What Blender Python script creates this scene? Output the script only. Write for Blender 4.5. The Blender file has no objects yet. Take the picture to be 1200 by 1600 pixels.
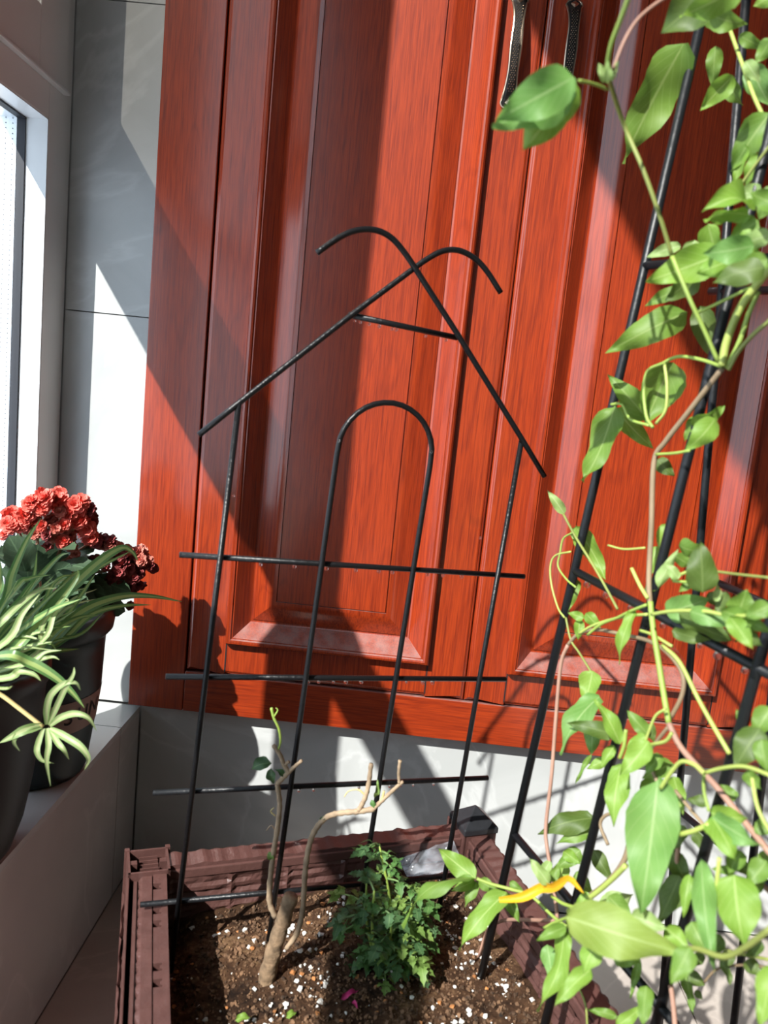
import bpy, math, random
import numpy as np
from mathutils import Vector, Matrix, noise as mnoise
random.seed(7)
SC = bpy.context.scene
COL = SC.collection
V = Vector
# ---------------------------------------------------------------- camera
FPX = 1220.0
Z0 = 0.752                                   # camera height above the floor
CAM = V((0.0, -1.07, Z0))
RX = V((0.9943459, 0.0371552, 0.0994770))    # image right
RY = V((0.1038960, -0.1467640, -0.9837001))  # image down
RF = V((-0.0219499, 0.9884735, -0.1497945))  # forward
cd = bpy.data.cameras.new('camera'); cam = bpy.data.objects.new('camera', cd); COL.objects.link(cam)
cd.sensor_fit = 'VERTICAL'; cd.sensor_height = 24.0; cd.lens = 24.0 * FPX / 1600.0
cd.clip_start = 0.02
m = Matrix((RX, -RY, -RF)).transposed().to_4x4(); m.translation = CAM
cam.matrix_world = m
cd.dof.use_dof = True; cd.dof.focus_distance = 0.97; cd.dof.aperture_fstop = 5.4
SC.camera = cam
# ---------------------------------------------------------------- light
SUN_D = V((0.66, 1.0, -1.0)).normalized()
w = bpy.data.worlds.new('sky'); SC.world = w; w.use_nodes = True
bg = w.node_tree.nodes['Background']; bg.inputs[0].default_value = (0.74, 0.86, 1.0, 1); bg.inputs[1].default_value = 2.35
sl = bpy.data.lights.new('sun', 'SUN'); sl.energy = 9.8; sl.angle = 0.0095; sl.color = (1.0, 0.965, 0.91)
so = bpy.data.objects.new('sun', sl); COL.objects.link(so)
so.rotation_euler = SUN_D.to_track_quat('-Z', 'Y').to_euler(); so.location = (-3, -4, 5)
vs = SC.view_settings
vs.view_transform = 'Standard'; vs.look = 'None'; vs.gamma = 1.0; vs.use_curve_mapping = False; vs.exposure = 0.12
# ---------------------------------------------------------------- pixel helpers
def ray(x, y): return RX * ((x - 600) / FPX) + RY * ((y - 800) / FPX) + RF
def onY(x, y, Y): d = ray(x, y); return CAM + d * ((Y - CAM.y) / d.y)
def onZ(x, y, Z): d = ray(x, y); return CAM + d * ((Z + Z0 - CAM.z) / d.z)
def along(x, y, dist): return CAM + ray(x, y).normalized() * dist
def R(z): return z + Z0                      # height relative to the lens -> height above floor
# ---------------------------------------------------------------- materials
def newmat(name):
    mt = bpy.data.materials.new(name); mt.use_nodes = True
    nt = mt.node_tree; return mt, nt, nt.nodes, nt.links, nt.nodes['Principled BSDF']
def simple(name, col, rough=.5, metal=0, spec=.5, var=0.0, scale=30, bump=0.0, bscale=80, coat=0):
    mt, nt, N, L, P = newmat(name)
    P.inputs['Base Color'].default_value = (*col, 1); P.inputs['Roughness'].default_value = rough
    P.inputs['Metallic'].default_value = metal; P.inputs['Specular IOR Level'].default_value = spec
    P.inputs['Coat Weight'].default_value = coat
    tc = N.new('ShaderNodeTexCoord')
    if var:
        n = N.new('ShaderNodeTexNoise'); n.inputs['Scale'].default_value = scale; n.inputs['Detail'].default_value = 5
        L.new(tc.outputs['Object'], n.inputs['Vector'])
        r = N.new('ShaderNodeValToRGB'); L.new(n.outputs['Fac'], r.inputs[0])
        r.color_ramp.elements[0].position = .3; r.color_ramp.elements[1].position = .7
        r.color_ramp.elements[0].color = (*[c * (1 - var) for c in col], 1)
        r.color_ramp.elements[1].color = (*[min(1, c * (1 + var)) for c in col], 1)
        L.new(r.outputs[0], P.inputs['Base Color'])
    if bump:
        n = N.new('ShaderNodeTexNoise'); n.inputs['Scale'].default_value = bscale; n.inputs['Detail'].default_value = 4
        L.new(tc.outputs['Object'], n.inputs['Vector'])
        b = N.new('ShaderNodeBump'); b.inputs['Strength'].default_value = bump; b.inputs['Distance'].default_value = .002
        L.new(n.outputs['Fac'], b.inputs['Height']); L.new(b.outputs[0], P.inputs['Normal'])
    return mt
def wood(name, vertical=True):
    mt, nt, N, L, P = newmat(name)
    tc = N.new('ShaderNodeTexCoord')
    def noi(sc, det, stretch, dist=0, rough=.5):
        mp = N.new('ShaderNodeMapping'); L.new(tc.outputs['Object'], mp.inputs[0])
        mp.inputs['Scale'].default_value = (1, 1, stretch) if vertical else (stretch, 1, 1)
        n = N.new('ShaderNodeTexNoise'); n.inputs['Scale'].default_value = sc; n.inputs['Detail'].default_value = det; n.inputs['Roughness'].default_value = rough
        n.inputs['Distortion'].default_value = dist; L.new(mp.outputs[0], n.inputs['Vector']); return n
    fine = noi(650, 3, .035); pores = noi(300, 5, .02, 0, .7); broad = noi(11, 2, .13, .4)
    mu = N.new('ShaderNodeMath'); mu.operation = 'MULTIPLY'; mu.inputs[1].default_value = 75; L.new(broad.outputs['Fac'], mu.inputs[0])
    si = N.new('ShaderNodeMath'); si.operation = 'SINE'; L.new(mu.outputs[0], si.inputs[0])
    r2 = N.new('ShaderNodeValToRGB'); L.new(si.outputs[0], r2.inputs[0])
    r2.color_ramp.elements[0].position = .0; r2.color_ramp.elements[0].color = (1, 1, 1, 1); r2.color_ramp.elements[1].position = 1.0; r2.color_ramp.elements[1].color = (.62, .50, .45, 1)
    q = r2.color_ramp.elements.new(.82); q.color = (1, 1, 1, 1)
    ad = N.new('ShaderNodeMath'); ad.operation = 'ADD'; L.new(fine.outputs['Fac'], ad.inputs[0]); L.new(pores.outputs['Fac'], ad.inputs[1])
    hf = N.new('ShaderNodeMath'); hf.operation = 'MULTIPLY'; hf.inputs[1].default_value = .5; L.new(ad.outputs[0], hf.inputs[0])
    r1 = N.new('ShaderNodeValToRGB'); L.new(hf.outputs[0], r1.inputs[0])
    e = r1.color_ramp.elements; e[0].position = .36; e[0].color = (.165, .0135, .0028, 1); e[1].position = .58; e[1].color = (.335, .036, .0045, 1)
    mx = N.new('ShaderNodeMix'); mx.data_type = 'RGBA'; mx.blend_type = 'MULTIPLY'; mx.inputs[0].default_value = .32
    L.new(r1.outputs[0], mx.inputs[6]); L.new(r2.outputs[0], mx.inputs[7]); L.new(mx.outputs[2], P.inputs['Base Color'])
    ge = N.new('ShaderNodeNewGeometry'); sz = N.new('ShaderNodeSeparateXYZ'); L.new(ge.outputs['Normal'], sz.inputs[0])
    rz = N.new('ShaderNodeMapRange'); rz.inputs[1].default_value = .35; rz.inputs[2].default_value = .85; rz.inputs[4].default_value = .5; L.new(sz.outputs[2], rz.inputs[0])
    dn = N.new('ShaderNodeTexNoise'); dn.inputs['Scale'].default_value = 55; dn.inputs['Detail'].default_value = 5; L.new(tc.outputs['Object'], dn.inputs['Vector'])
    dr = N.new('ShaderNodeMapRange'); dr.inputs[1].default_value = .15; dr.inputs[2].default_value = .65; L.new(dn.outputs['Fac'], dr.inputs[0])
    dm_ = N.new('ShaderNodeMath'); dm_.operation = 'MULTIPLY'; L.new(rz.outputs[0], dm_.inputs[0]); L.new(dr.outputs[0], dm_.inputs[1])
    du = N.new('ShaderNodeMix'); du.data_type = 'RGBA'; L.new(dm_.outputs[0], du.inputs[0]); L.new(mx.outputs[2], du.inputs[6]); du.inputs[7].default_value = (.36, .32, .31, 1)
    L.new(du.outputs[2], P.inputs['Base Color'])
    P.inputs['Roughness'].default_value = .5; P.inputs['Specular IOR Level'].default_value = .25
    P.inputs['Coat Weight'].default_value = 1; P.inputs['Coat Roughness'].default_value = .17; P.inputs['Coat IOR'].default_value = 1.62
    b = N.new('ShaderNodeBump'); b.inputs['Strength'].default_value = .16; b.inputs['Distance'].default_value = .0006
    L.new(hf.outputs[0], b.inputs['Height']); L.new(b.outputs[0], P.inputs['Normal'])
    return mt
def tilemat(name, a, bcol, rough=.22):
    mt, nt, N, L, P = newmat(name)
    tc = N.new('ShaderNodeTexCoord')
    n1 = N.new('ShaderNodeTexNoise'); n1.inputs['Scale'].default_value = 5; n1.inputs['Detail'].default_value = 8; n1.inputs['Distortion'].default_value = 1.2
    n2 = N.new('ShaderNodeTexNoise'); n2.inputs['Scale'].default_value = 2.2; n2.inputs['Detail'].default_value = 6; n2.inputs['Distortion'].default_value = 2
    L.new(tc.outputs['Object'], n1.inputs['Vector']); L.new(tc.outputs['Object'], n2.inputs['Vector'])
    r = N.new('ShaderNodeValToRGB'); L.new(n1.outputs['Fac'], r.inputs[0])
    r.color_ramp.elements[0].position = .32; r.color_ramp.elements[0].color = (*a, 1)
    r.color_ramp.elements[1].position = .68; r.color_ramp.elements[1].color = (*bcol, 1)
    # fine pale veins where noise crosses its mean
    s = N.new('ShaderNodeMath'); s.operation = 'SUBTRACT'; s.inputs[1].default_value = .5; L.new(n2.outputs['Fac'], s.inputs[0])
    ab = N.new('ShaderNodeMath'); ab.operation = 'ABSOLUTE'; L.new(s.outputs[0], ab.inputs[0])
    r2 = N.new('ShaderNodeValToRGB'); L.new(ab.outputs[0], r2.inputs[0])
    r2.color_ramp.elements[0].color = (.35, .35, .35, 1); r2.color_ramp.elements[1].position = .02; r2.color_ramp.elements[1].color = (0, 0, 0, 1)
    mx = N.new('ShaderNodeMix'); mx.data_type = 'RGBA'; L.new(r2.outputs[0], mx.inputs[0])
    L.new(r.outputs[0], mx.inputs[6]); mx.inputs[7].default_value = (*[min(1, c * 1.25) for c in bcol], 1)
    L.new(mx.outputs[2], P.inputs['Base Color']); P.inputs['Roughness'].default_value = rough
    return mt
def glassmat(name, tint, refl=1.0):
    mt, nt, N, L, P = newmat(name); N.remove(P)
    out = N['Material Output']; t = N.new('ShaderNodeBsdfTransparent'); t.inputs[0].default_value = (*tint, 1)
    g = N.new('ShaderNodeBsdfGlossy'); g.inputs['Roughness'].default_value = .02
    lw = N.new('ShaderNodeLayerWeight'); lw.inputs[0].default_value = .5
    pw = N.new('ShaderNodeMath'); pw.operation = 'POWER'; pw.inputs[1].default_value = 5; L.new(lw.outputs['Facing'], pw.inputs[0])
    fr = N.new('ShaderNodeMath'); fr.operation = 'MULTIPLY_ADD'; fr.inputs[1].default_value = .8; fr.inputs[2].default_value = .03; L.new(pw.outputs[0], fr.inputs[0])
    mx = N.new('ShaderNodeMixShader'); L.new(fr.outputs[0], mx.inputs[0]); L.new(t.outputs[0], mx.inputs[1]); L.new(g.outputs[0], mx.inputs[2])
    L.new(mx.outputs[0], out.inputs[0]); return mt
def leafmat(name, c1, c2, vein, trans=.45, rough=.5, stripe=None):
    mt, nt, N, L, P = newmat(name); out = N['Material Output']
    uv = N.new('ShaderNodeUVMap'); sp = N.new('ShaderNodeSeparateXYZ'); L.new(uv.outputs[0], sp.inputs[0])
    def M(op, a, b=None):
        n = N.new('ShaderNodeMath'); n.operation = op
        for i, q in enumerate((a, b)):
            if q is None: continue
            if isinstance(q, (int, float)): n.inputs[i].default_value = q
            else: L.new(q, n.inputs[i])
        return n.outputs[0]
    tc = N.new('ShaderNodeTexCoord'); no = N.new('ShaderNodeTexNoise'); no.inputs['Scale'].default_value = 45; no.inputs['Detail'].default_value = 4
    L.new(tc.outputs['Object'], no.inputs['Vector'])
    r = N.new('ShaderNodeValToRGB'); L.new(no.outputs['Fac'], r.inputs[0])
    r.color_ramp.elements[0].position = .3; r.color_ramp.elements[0].color = (*c1, 1)
    r.color_ramp.elements[1].position = .7; r.color_ramp.elements[1].color = (*c2, 1)
    av = M('ABSOLUTE', M('SUBTRACT', sp.outputs[1], .5))
    if stripe:
        fac = M('LESS_THAN', av, .2)
    else:
        mid = M('LESS_THAN', av, .028)
        fr = M('FRACT', M('SUBTRACT', M('MULTIPLY', sp.outputs[0], 7.0), M('MULTIPLY', av, 5.0)))
        fac = M('MAXIMUM', mid, M('MULTIPLY', M('LESS_THAN', fr, .07), .55))
    mx = N.new('ShaderNodeMix'); mx.data_type = 'RGBA'; L.new(fac, mx.inputs[0]); L.new(r.outputs[0], mx.inputs[6]); mx.inputs[7].default_value = (*(stripe or vein), 1)
    L.new(mx.outputs[2], P.inputs['Base Color']); P.inputs['Roughness'].default_value = rough
    bp = N.new('ShaderNodeBump'); bp.inputs['Strength'].default_value = .35; bp.inputs['Distance'].default_value = .0012
    L.new(fac, bp.inputs['Height']); L.new(bp.outputs[0], P.inputs['Normal'])
    tr = N.new('ShaderNodeBsdfTranslucent'); L.new(mx.outputs[2], tr.inputs[0])
    ms = N.new('ShaderNodeMixShader'); ms.inputs[0].default_value = trans; L.new(P.outputs[0], ms.inputs[1]); L.new(tr.outputs[0], ms.inputs[2])
    L.new(ms.outputs[0], out.inputs[0]); return mt
def soilmat():
    mt, nt, N, L, P = newmat('soil'); tc = N.new('ShaderNodeTexCoord')
    n = N.new('ShaderNodeTexNoise'); n.inputs['Scale'].default_value = 130; n.inputs['Detail'].default_value = 8; n.inputs['Roughness'].default_value = .75
    n2 = N.new('ShaderNodeTexNoise'); n2.inputs['Scale'].default_value = 16; n2.inputs['Detail'].default_value = 4
    L.new(tc.outputs['Object'], n.inputs['Vector']); L.new(tc.outputs['Object'], n2.inputs['Vector'])
    ad = N.new('ShaderNodeMath'); ad.operation = 'ADD'; L.new(n.outputs['Fac'], ad.inputs[0]); L.new(n2.outputs['Fac'], ad.inputs[1])
    ha = N.new('ShaderNodeMath'); ha.operation = 'MULTIPLY'; ha.inputs[1].default_value = .5; L.new(ad.outputs[0], ha.inputs[0])
    r = N.new('ShaderNodeValToRGB'); L.new(ha.outputs[0], r.inputs[0]); cr = r.color_ramp
    cr.elements[0].position = .38; cr.elements[0].color = (.016, .008, .005, 1)
    cr.elements[1].position = .70; cr.elements[1].color = (.38, .23, .12, 1)
    q = cr.elements.new(.53); q.color = (.095, .047, .024, 1)
    L.new(r.outputs[0], P.inputs['Base Color']); P.inputs['Roughness'].default_value = .9; P.inputs['Specular IOR Level'].default_value = .2
    b = N.new('ShaderNodeBump'); b.inputs['Strength'].default_value = 1; b.inputs['Distance'].default_value = .004
    L.new(n.outputs['Fac'], b.inputs['Height']); L.new(b.outputs[0], P.inputs['Normal']); return mt
M_ = dict(
    wood=wood('cherry_wood_vertical'), woodh=wood('cherry_wood_horizontal', False),
    dark=simple('dark_gap', (.012, .008, .008), .7),
    tile=tilemat('wall_tile', (.44, .455, .455), (.545, .56, .56)),
    ltile=tilemat('ledge_tile', (.40, .38, .37), (.50, .48, .46), .3),
    ftile=tilemat('floor_tile', (.36, .31, .28), (.45, .40, .36), .3),
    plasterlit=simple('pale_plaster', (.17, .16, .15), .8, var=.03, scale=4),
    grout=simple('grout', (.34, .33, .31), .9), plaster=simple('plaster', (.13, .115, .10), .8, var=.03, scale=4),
    alu=simple('window_aluminium', (.80, .79, .78), .36, var=.02, scale=8),
    bead=simple('window_bead', (.78, .80, .82), .3), gasket=simple('rubber_gasket', (.02, .022, .03), .55),
    spacer=simple('spacer_metal', (.72, .75, .78), .35, metal=.6), hole=simple('spacer_hole', (.06, .06, .07), .6),
    glass=glassmat('clear_glass', (.96, .97, .97)), tint=glassmat('tinted_glass', (.40, .39, .37)),
    iron=simple('black_coated_iron', (.008, .008, .009), .34, spec=.3, bump=.25, bscale=260),
    tube=simple('black_plastic_tube', (.008, .009, .011), .4, spec=.4, bump=.15, bscale=200),
    planter=simple('brown_plastic', (.098, .045, .039), .42, var=.14, scale=60, bump=.3, bscale=160),
    cap=simple('black_plastic', (.02, .021, .024), .32, var=.15, scale=200),
    soil=soilmat(), perlite=simple('perlite', (.72, .70, .66), .8, bump=.4, bscale=600),
    crumb=simple('soil_crumb', (.125, .068, .036), .95, var=.9, scale=90), bark=simple('bark_chip', (.42, .17, .055), .8, var=.4, scale=200),
    greenpot=simple('dark_green_plastic', (.011, .024, .026), .4, var=.1, scale=20), blackpot=simple('black_plastic_pot', (.009, .009, .010), .45),
    label=simple('brown_label', (.30, .19, .15), .5), ink=simple('label_ink', (.035, .03, .035), .5),
    potsoil=simple('pot_soil', (.05, .03, .02), .95, var=.5, scale=150),
    bronze=simple('antique_bronze', (.22, .17, .12), .35, metal=.9), bronzedk=simple('bronze_dark', (.025, .022, .02), .45, metal=.6),
    bronzeedge=simple('bronze_polished', (.72, .58, .44), .3, metal=1),
    coral=simple('coral_petal', (.88, .17, .13), .5, var=.2, scale=120), dried=simple('dried_petal', (.30, .055, .055), .75, var=.4, scale=140),
    salmon=simple('faded_petal', (.66, .20, .15), .65, var=.3, scale=140),
    kstem=simple('pinkish_stem', (.50, .27, .18), .6, var=.2), kleaf=leafmat('kalanchoe_leaf', (.045, .085, .05), (.085, .14, .075), (.12, .2, .11), .2),
    spider=leafmat('spider_leaf', (.10, .22, .07), (.16, .30, .09), None, .35, .35, stripe=(.38, .50, .17)),
    spiderpale=leafmat('spider_leaf_pale', (.25, .38, .13), (.36, .49, .20), None, .35, .45, stripe=(.52, .58, .29)),
    runner=simple('runner_stem', (.62, .50, .22), .5),
    v0=leafmat('vine_leaf_bright', (.20, .37, .045), (.28, .46, .07), (.40, .56, .16)),
    v1=leafmat('vine_leaf_mid', (.145, .28, .04), (.215, .36, .06), (.30, .44, .12)),
    v2=leafmat('vine_leaf_olive', (.085, .15, .025), (.13, .20, .04), (.18, .26, .07)),
    v3=leafmat('vine_leaf_pale', (.30, .46, .13), (.40, .55, .20), (.52, .64, .32)),
    v4=leafmat('vine_leaf_bluish', (.16, .34, .075), (.23, .43, .11), (.34, .51, .19)),
    v5=leafmat('vine_leaf_yellowish', (.25, .36, .06), (.34, .46, .10), (.42, .54, .18)),
    yellow=leafmat('dry_yellow_leaf', (.75, .40, .015), (.90, .58, .03), (.55, .25, .02), .3),
    sgreen=simple('stem_green', (.27, .37, .07), .5, var=.15), syel=simple('stem_yellow_green', (.36, .43, .10), .5, var=.15),
    sbrown=simple('stem_brown', (.24, .17, .10), .65, var=.25), spink=simple('stem_pinkish', (.36, .20, .145), .6, var=.2),
    solive=simple('stem_olive', (.22, .25, .06), .55, var=.2),
    twig=simple('dry_twig', (.33, .235, .15), .8, var=.35, scale=90, bump=.5, bscale=150), stump=simple('stump_bark', (.22, .145, .085), .9, var=.45, scale=120, bump=.8, bscale=180),
    t0=leafmat('seedling_leaf', (.06, .15, .04), (.10, .22, .055), (.17, .29, .09), .25), t1=leafmat('seedling_leaf_light', (.16, .28, .06), (.24, .36, .09), (.3, .42, .14), .3),
    t2=leafmat('seedling_leaf_dark', (.038, .095, .035), (.07, .15, .05), (.13, .21, .08), .2),
    pink=simple('magenta_petal', (.42, .02, .13), .6, var=.3, scale=200),
)
def dropmat():
    mt, nt, N, L, P = newmat('water'); P.inputs['Transmission Weight'].default_value = 1; P.inputs['Roughness'].default_value = .02; P.inputs['IOR'].default_value = 1.33
    return mt
M_['water'] = dropmat()
def bagmat():
    mt, nt, N, L, P = newmat('clear_plastic_film'); out = N['Material Output']
    t = N.new('ShaderNodeBsdfTransparent'); t.inputs[0].default_value = (.9, .92, .95, 1)
    P.inputs['Base Color'].default_value = (.75, .78, .84, 1); P.inputs['Roughness'].default_value = .12; P.inputs['Specular IOR Level'].default_value = .9
    tc = N.new('ShaderNodeTexCoord'); n = N.new('ShaderNodeTexNoise'); n.inputs['Scale'].default_value = 45; n.inputs['Detail'].default_value = 5; L.new(tc.outputs['Object'], n.inputs['Vector'])
    r = N.new('ShaderNodeValToRGB'); L.new(n.outputs['Fac'], r.inputs[0]); r.color_ramp.elements[0].position = .35; r.color_ramp.elements[0].color = (.06, .06, .06, 1); r.color_ramp.elements[1].position = .8; r.color_ramp.elements[1].color = (.5, .5, .5, 1)
    mx = N.new('ShaderNodeMixShader'); L.new(r.outputs[0], mx.inputs[0]); L.new(t.outputs[0], mx.inputs[1]); L.new(P.outputs[0], mx.inputs[2]); L.new(mx.outputs[0], out.inputs[0]); return mt
M_['bag'] = bagmat()
# ---------------------------------------------------------------- mesh helpers
class MB:
    def __init__(s): s.v = []; s.f = []; s.uv = []
    def add(s, vs, fs, uvs=None):
        o = len(s.v); s.v += [tuple(p) for p in vs]; s.f += [tuple(i + o for i in f) for f in fs]
        s.uv += list(uvs) if uvs else [(0, 0)] * len(vs); return s
    def box(s, x0, x1, y0, y1, z0, z1):
        x0, x1 = sorted((x0, x1)); y0, y1 = sorted((y0, y1)); z0, z1 = sorted((z0, z1))
        return s.add([(x0, y0, z0), (x1, y0, z0), (x1, y1, z0), (x0, y1, z0), (x0, y0, z1), (x1, y0, z1), (x1, y1, z1), (x0, y1, z1)],
              [(0, 3, 2, 1), (4, 5, 6, 7), (0, 1, 5, 4), (1, 2, 6, 5), (2, 3, 7, 6), (3, 0, 4, 7)])
    def obox(s, o, a, b, c, la, lb, lc):     # oriented box: corner-centred axes, ranges
        vs = [V(o) + V(a) * i + V(b) * j + V(c) * k for k in lc for j in lb for i in la]
        return s.add(vs, [(0, 2, 3, 1), (4, 5, 7, 6), (0, 1, 5, 4), (1, 3, 7, 5), (3, 2, 6, 7), (2, 0, 4, 6)])
    def tube(s, pts, rad, n=8, cap=True):
        pts = [V(p) for p in pts]; k = len(pts); rr = rad if isinstance(rad, (list, tuple)) else [rad] * k
        vs = []; up = V((.31, .2, .93)).normalized(); prev = None
        for i, p in enumerate(pts):
            t = (pts[min(i + 1, k - 1)] - pts[max(i - 1, 0)])
            t = t.normalized() if t.length > 1e-9 else V((0, 0, 1))
            if prev is None:
                a = t.cross(up); a = a.normalized() if a.length > 1e-3 else t.cross(V((1, 0, 0))).normalized()
            else:
                a = prev - t * prev.dot(t); a = a.normalized() if a.length > 1e-6 else t.orthogonal().normalized()
            prev = a; b = t.cross(a)
            for j in range(n):
                th = 2 * math.pi * j / n; vs.append(p + (a * math.cos(th) + b * math.sin(th)) * rr[i])
        fs = [(i * n + j, i * n + (j + 1) % n, (i + 1) * n + (j + 1) % n, (i + 1) * n + j) for i in range(k - 1) for j in range(n)]
        if cap: fs += [tuple(range(n - 1, -1, -1)), tuple((k - 1) * n + j for j in range(n))]
        return s.add(vs, fs)
    def lathe(s, prof, c, n=40):
        vs = []
        for r, z in prof:
            for j in range(n):
                th = 2 * math.pi * j / n; vs.append((c[0] + r * math.cos(th), c[1] + r * math.sin(th), z))
        k = len(prof)
        return s.add(vs, [(i * n + j, i * n + (j + 1) % n, (i + 1) * n + (j + 1) % n, (i + 1) * n + j) for i in range(k - 1) for j in range(n)])
    def mesh(s, name, mat, smooth=False):
        me = bpy.data.meshes.new(name); me.from_pydata(s.v, [], s.f); me.update()
        if mat: me.materials.append(mat)
        if any(u != (0, 0) for u in s.uv):
            ul = me.uv_layers.new(name='UVMap'); li = np.zeros(len(me.loops), dtype=np.int32); me.loops.foreach_get('vertex_index', li)
            ul.data.foreach_set('uv', np.array(s.uv, dtype=np.float32)[li].ravel())
        if smooth: me.polygons.foreach_set('use_smooth', [True] * len(me.polygons))
        return me
    def build(s, name, mat, parent=None, smooth=False, bevel=0):
        o = bpy.data.objects.new(name, s.mesh(name, M_[mat] if isinstance(mat, str) else mat, smooth)); COL.objects.link(o)
        if parent is not None: o.parent = parent; o.matrix_parent_inverse = Matrix.Translation(-V(parent_loc(parent)))
        if bevel:
            b = o.modifiers.new('bevel', 'BEVEL'); b.width = bevel; b.segments = 2; b.limit_method = 'ANGLE'; b.angle_limit = .6
        return o
_loc = {}
def parent_loc(p): return _loc.get(p.name, (0, 0, 0))
def empty(name, loc, label=None, cat=None, group=None, kind=None):
    o = bpy.data.objects.new(name, None); COL.objects.link(o); o.location = loc; _loc[o.name] = tuple(loc); o.empty_display_size = .02
    return tag(o, label, cat, group, kind)
def tag(o, label=None, cat=None, group=None, kind=None):
    if label: o['label'] = label
    if cat: o['category'] = cat
    if group: o['group'] = group
    if kind: o['kind'] = kind
    return o
def catmull(pts, n=6):
    pts = [V(p) for p in pts]
    if len(pts) < 3: return [pts[0].lerp(pts[-1], i / n) for i in range(n + 1)]
    out = []; P = [pts[0] * 2 - pts[1]] + pts + [pts[-1] * 2 - pts[-2]]
    for i in range(1, len(P) - 2):
        a, b, c, d = P[i - 1:i + 3]
        for j in range(n):
            t = j / n; out.append(.5 * ((2 * b) + (c - a) * t + (2 * a - 5 * b + 4 * c - d) * t * t + (3 * b - a - 3 * c + d) * t ** 3))
    return out + [pts[-1]]
def leaf_mb(mb, base, tip, width, tilt=0.0, bend=.12, cup=.25, wave=.04, nl=10, nw=6, shape='ovate', seed=0, nrm=None, curl=0.0):
    base, tip = V(base), V(tip); d = tip - base; Ln = d.length; d.normalize()
    n = nrm if nrm is not None else (CAM - base.lerp(tip, .5))
    n = V(n); n = (n - d * n.dot(d)).normalized(); n = Matrix.Rotation(tilt, 3, d) @ n; sd = d.cross(n)
    rnd = random.Random(seed); ph = rnd.uniform(0, 6.28); vs = []; uv = []
    for i in range(nl + 1):
        s = i / nl
        if shape == 'ovate': wd = 1.62 * (max(s, 0) ** .5) * (max(1 - s, 0) ** 1.05) + .02 * math.sin(s * 40 + ph) * (1 - s)
        elif shape == 'round': wd = math.sqrt(max(0, 1 - (2 * s - 1) ** 2)) * (1 + .07 * math.sin(s * 50))
        elif shape == 'lance': wd = 1.9 * s ** .8 * (1 - s) ** .9
        else: wd = 1
        wd = min(wd, 1) * width / 2
        tw = curl * s
        nn = n * math.cos(tw) + sd * math.sin(tw); ss = sd * math.cos(tw) - n * math.sin(tw)
        c = base + d * (Ln * s) + n * (bend * Ln * math.sin(math.pi * s))
        for j in range(nw + 1):
            v = 2 * j / nw - 1
            off = cup * wd * v * v + wave * Ln * math.sin(s * 11 + ph + (2 if v > 0 else 0)) * abs(v) ** 1.5 + .03 * wd * abs(v)
            vs.append(c + ss * (wd * v * (1 - .12 * cup * v * v)) + nn * off); uv.append((.02 + .96 * s, j / nw))
    fs = [(i * (nw + 1) + j, i * (nw + 1) + j + 1, (i + 1) * (nw + 1) + j + 1, (i + 1) * (nw + 1) + j) for i in range(nl) for j in range(nw)]
    return mb.add(vs, fs, uv)
def ribbon(pts, width, nrm_hint, fold=.25, n=5, taper=.12):
    pts = catmull(pts, n); k = len(pts); vs = []; uv = []
    for i, p in enumerate(pts):
        s = i / (k - 1); t = (pts[min(i + 1, k - 1)] - pts[max(i - 1, 0)]).normalized()
        nn = V(nrm_hint); nn = (nn - t * nn.dot(t)).normalized(); sd = t.cross(nn)
        wd = width / 2 * min(1, .55 + s * 2.2) * (1 if s < .45 else max(.03, ((1 - s) / .55) ** .7))
        for j in range(5):
            v = j / 2 - 1; vs.append(p + sd * wd * v + nn * (fold * wd * abs(v))); uv.append((.02 + .96 * s, j / 4))
    fs = [(i * 5 + j, i * 5 + j + 1, (i + 1) * 5 + j + 1, (i + 1) * 5 + j) for i in range(k - 1) for j in range(4)]
    mb = MB(); mb.add(vs, fs, uv); return mb
# ================================================================ ROOM SHELL
WY = 0.025                                   # back wall tile face
XW = -0.494                                  # inner face of the window frames
XL = -0.357                                  # front of the ledge
ZL = -0.494                                  # ledge top (relative to lens)
CX0, CX1 = -0.367, 0.985                     # cabinet extents
CZ0, CZ1 = -0.4836, 1.37
X1, Y1, ZC = 1.9, -3.2, 1.75
wb = MB()
wb.box(-.66, CX0 - .001, WY + .008, WY + .2, 0, R(ZC)); wb.box(CX0 - .001, X1, WY + .008, WY + .2, 0, R(CZ0) - .001)
wb.box(CX0 - .001, X1, WY + .008, WY + .2, R(CZ1) + .001, R(ZC)); wb.box(CX1 + .001, X1, WY + .008, WY + .2, R(CZ0) - .001, R(CZ1) + .001)
wb.box(CX0 - .001, CX1 + .001, WY + .34, WY + .38, R(CZ0) - .001, R(CZ1) + .001)
wall_back = tag(wb.build('wall_back', 'grout'), 'grey marbled tile wall behind the red cabinet', kind='structure')
g = .0008
def wtile(x0, x1, z0, z1): MB().box(x0 + g, x1 - g, WY, WY + .0085, R(z0) + g, R(z1) - g).build('tile', 'tile', wall_back)
for z0, z1 in ((ZL + .002, -.3306), (-.3306, .0700), (.0700, .4706), (.4706, .8712), (.8712, 1.27), (1.27, ZC)):
    wtile(XW + .001, CX0 - .0005, z0, z1)
for x0, x1 in ((-.3555, .706), (.706, X1)):
    wtile(x0, x1, -Z0 + .001, CZ0 - .0005)
wtile(CX1, X1, CZ0, .47); wtile(CX1, X1, .47, ZC); wtile(CX0, CX1, CZ1 + .001, ZC)
floor = tag(MB().box(-.66, X1 + .1, Y1 - .1, WY + .2, -.12, -.004).build('floor', 'grout'), 'brownish grey tiled balcony floor', kind='structure')
for i in range(3):
    for j in range(5):
        x0 = XL + .0005 + i * .8; y1 = WY - .001 - j * .8
        MB().box(x0 + .001, min(x0 + .799, X1), max(y1 - .798, Y1), y1, -.004, 0).build('tile', 'ftile', floor)
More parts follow.
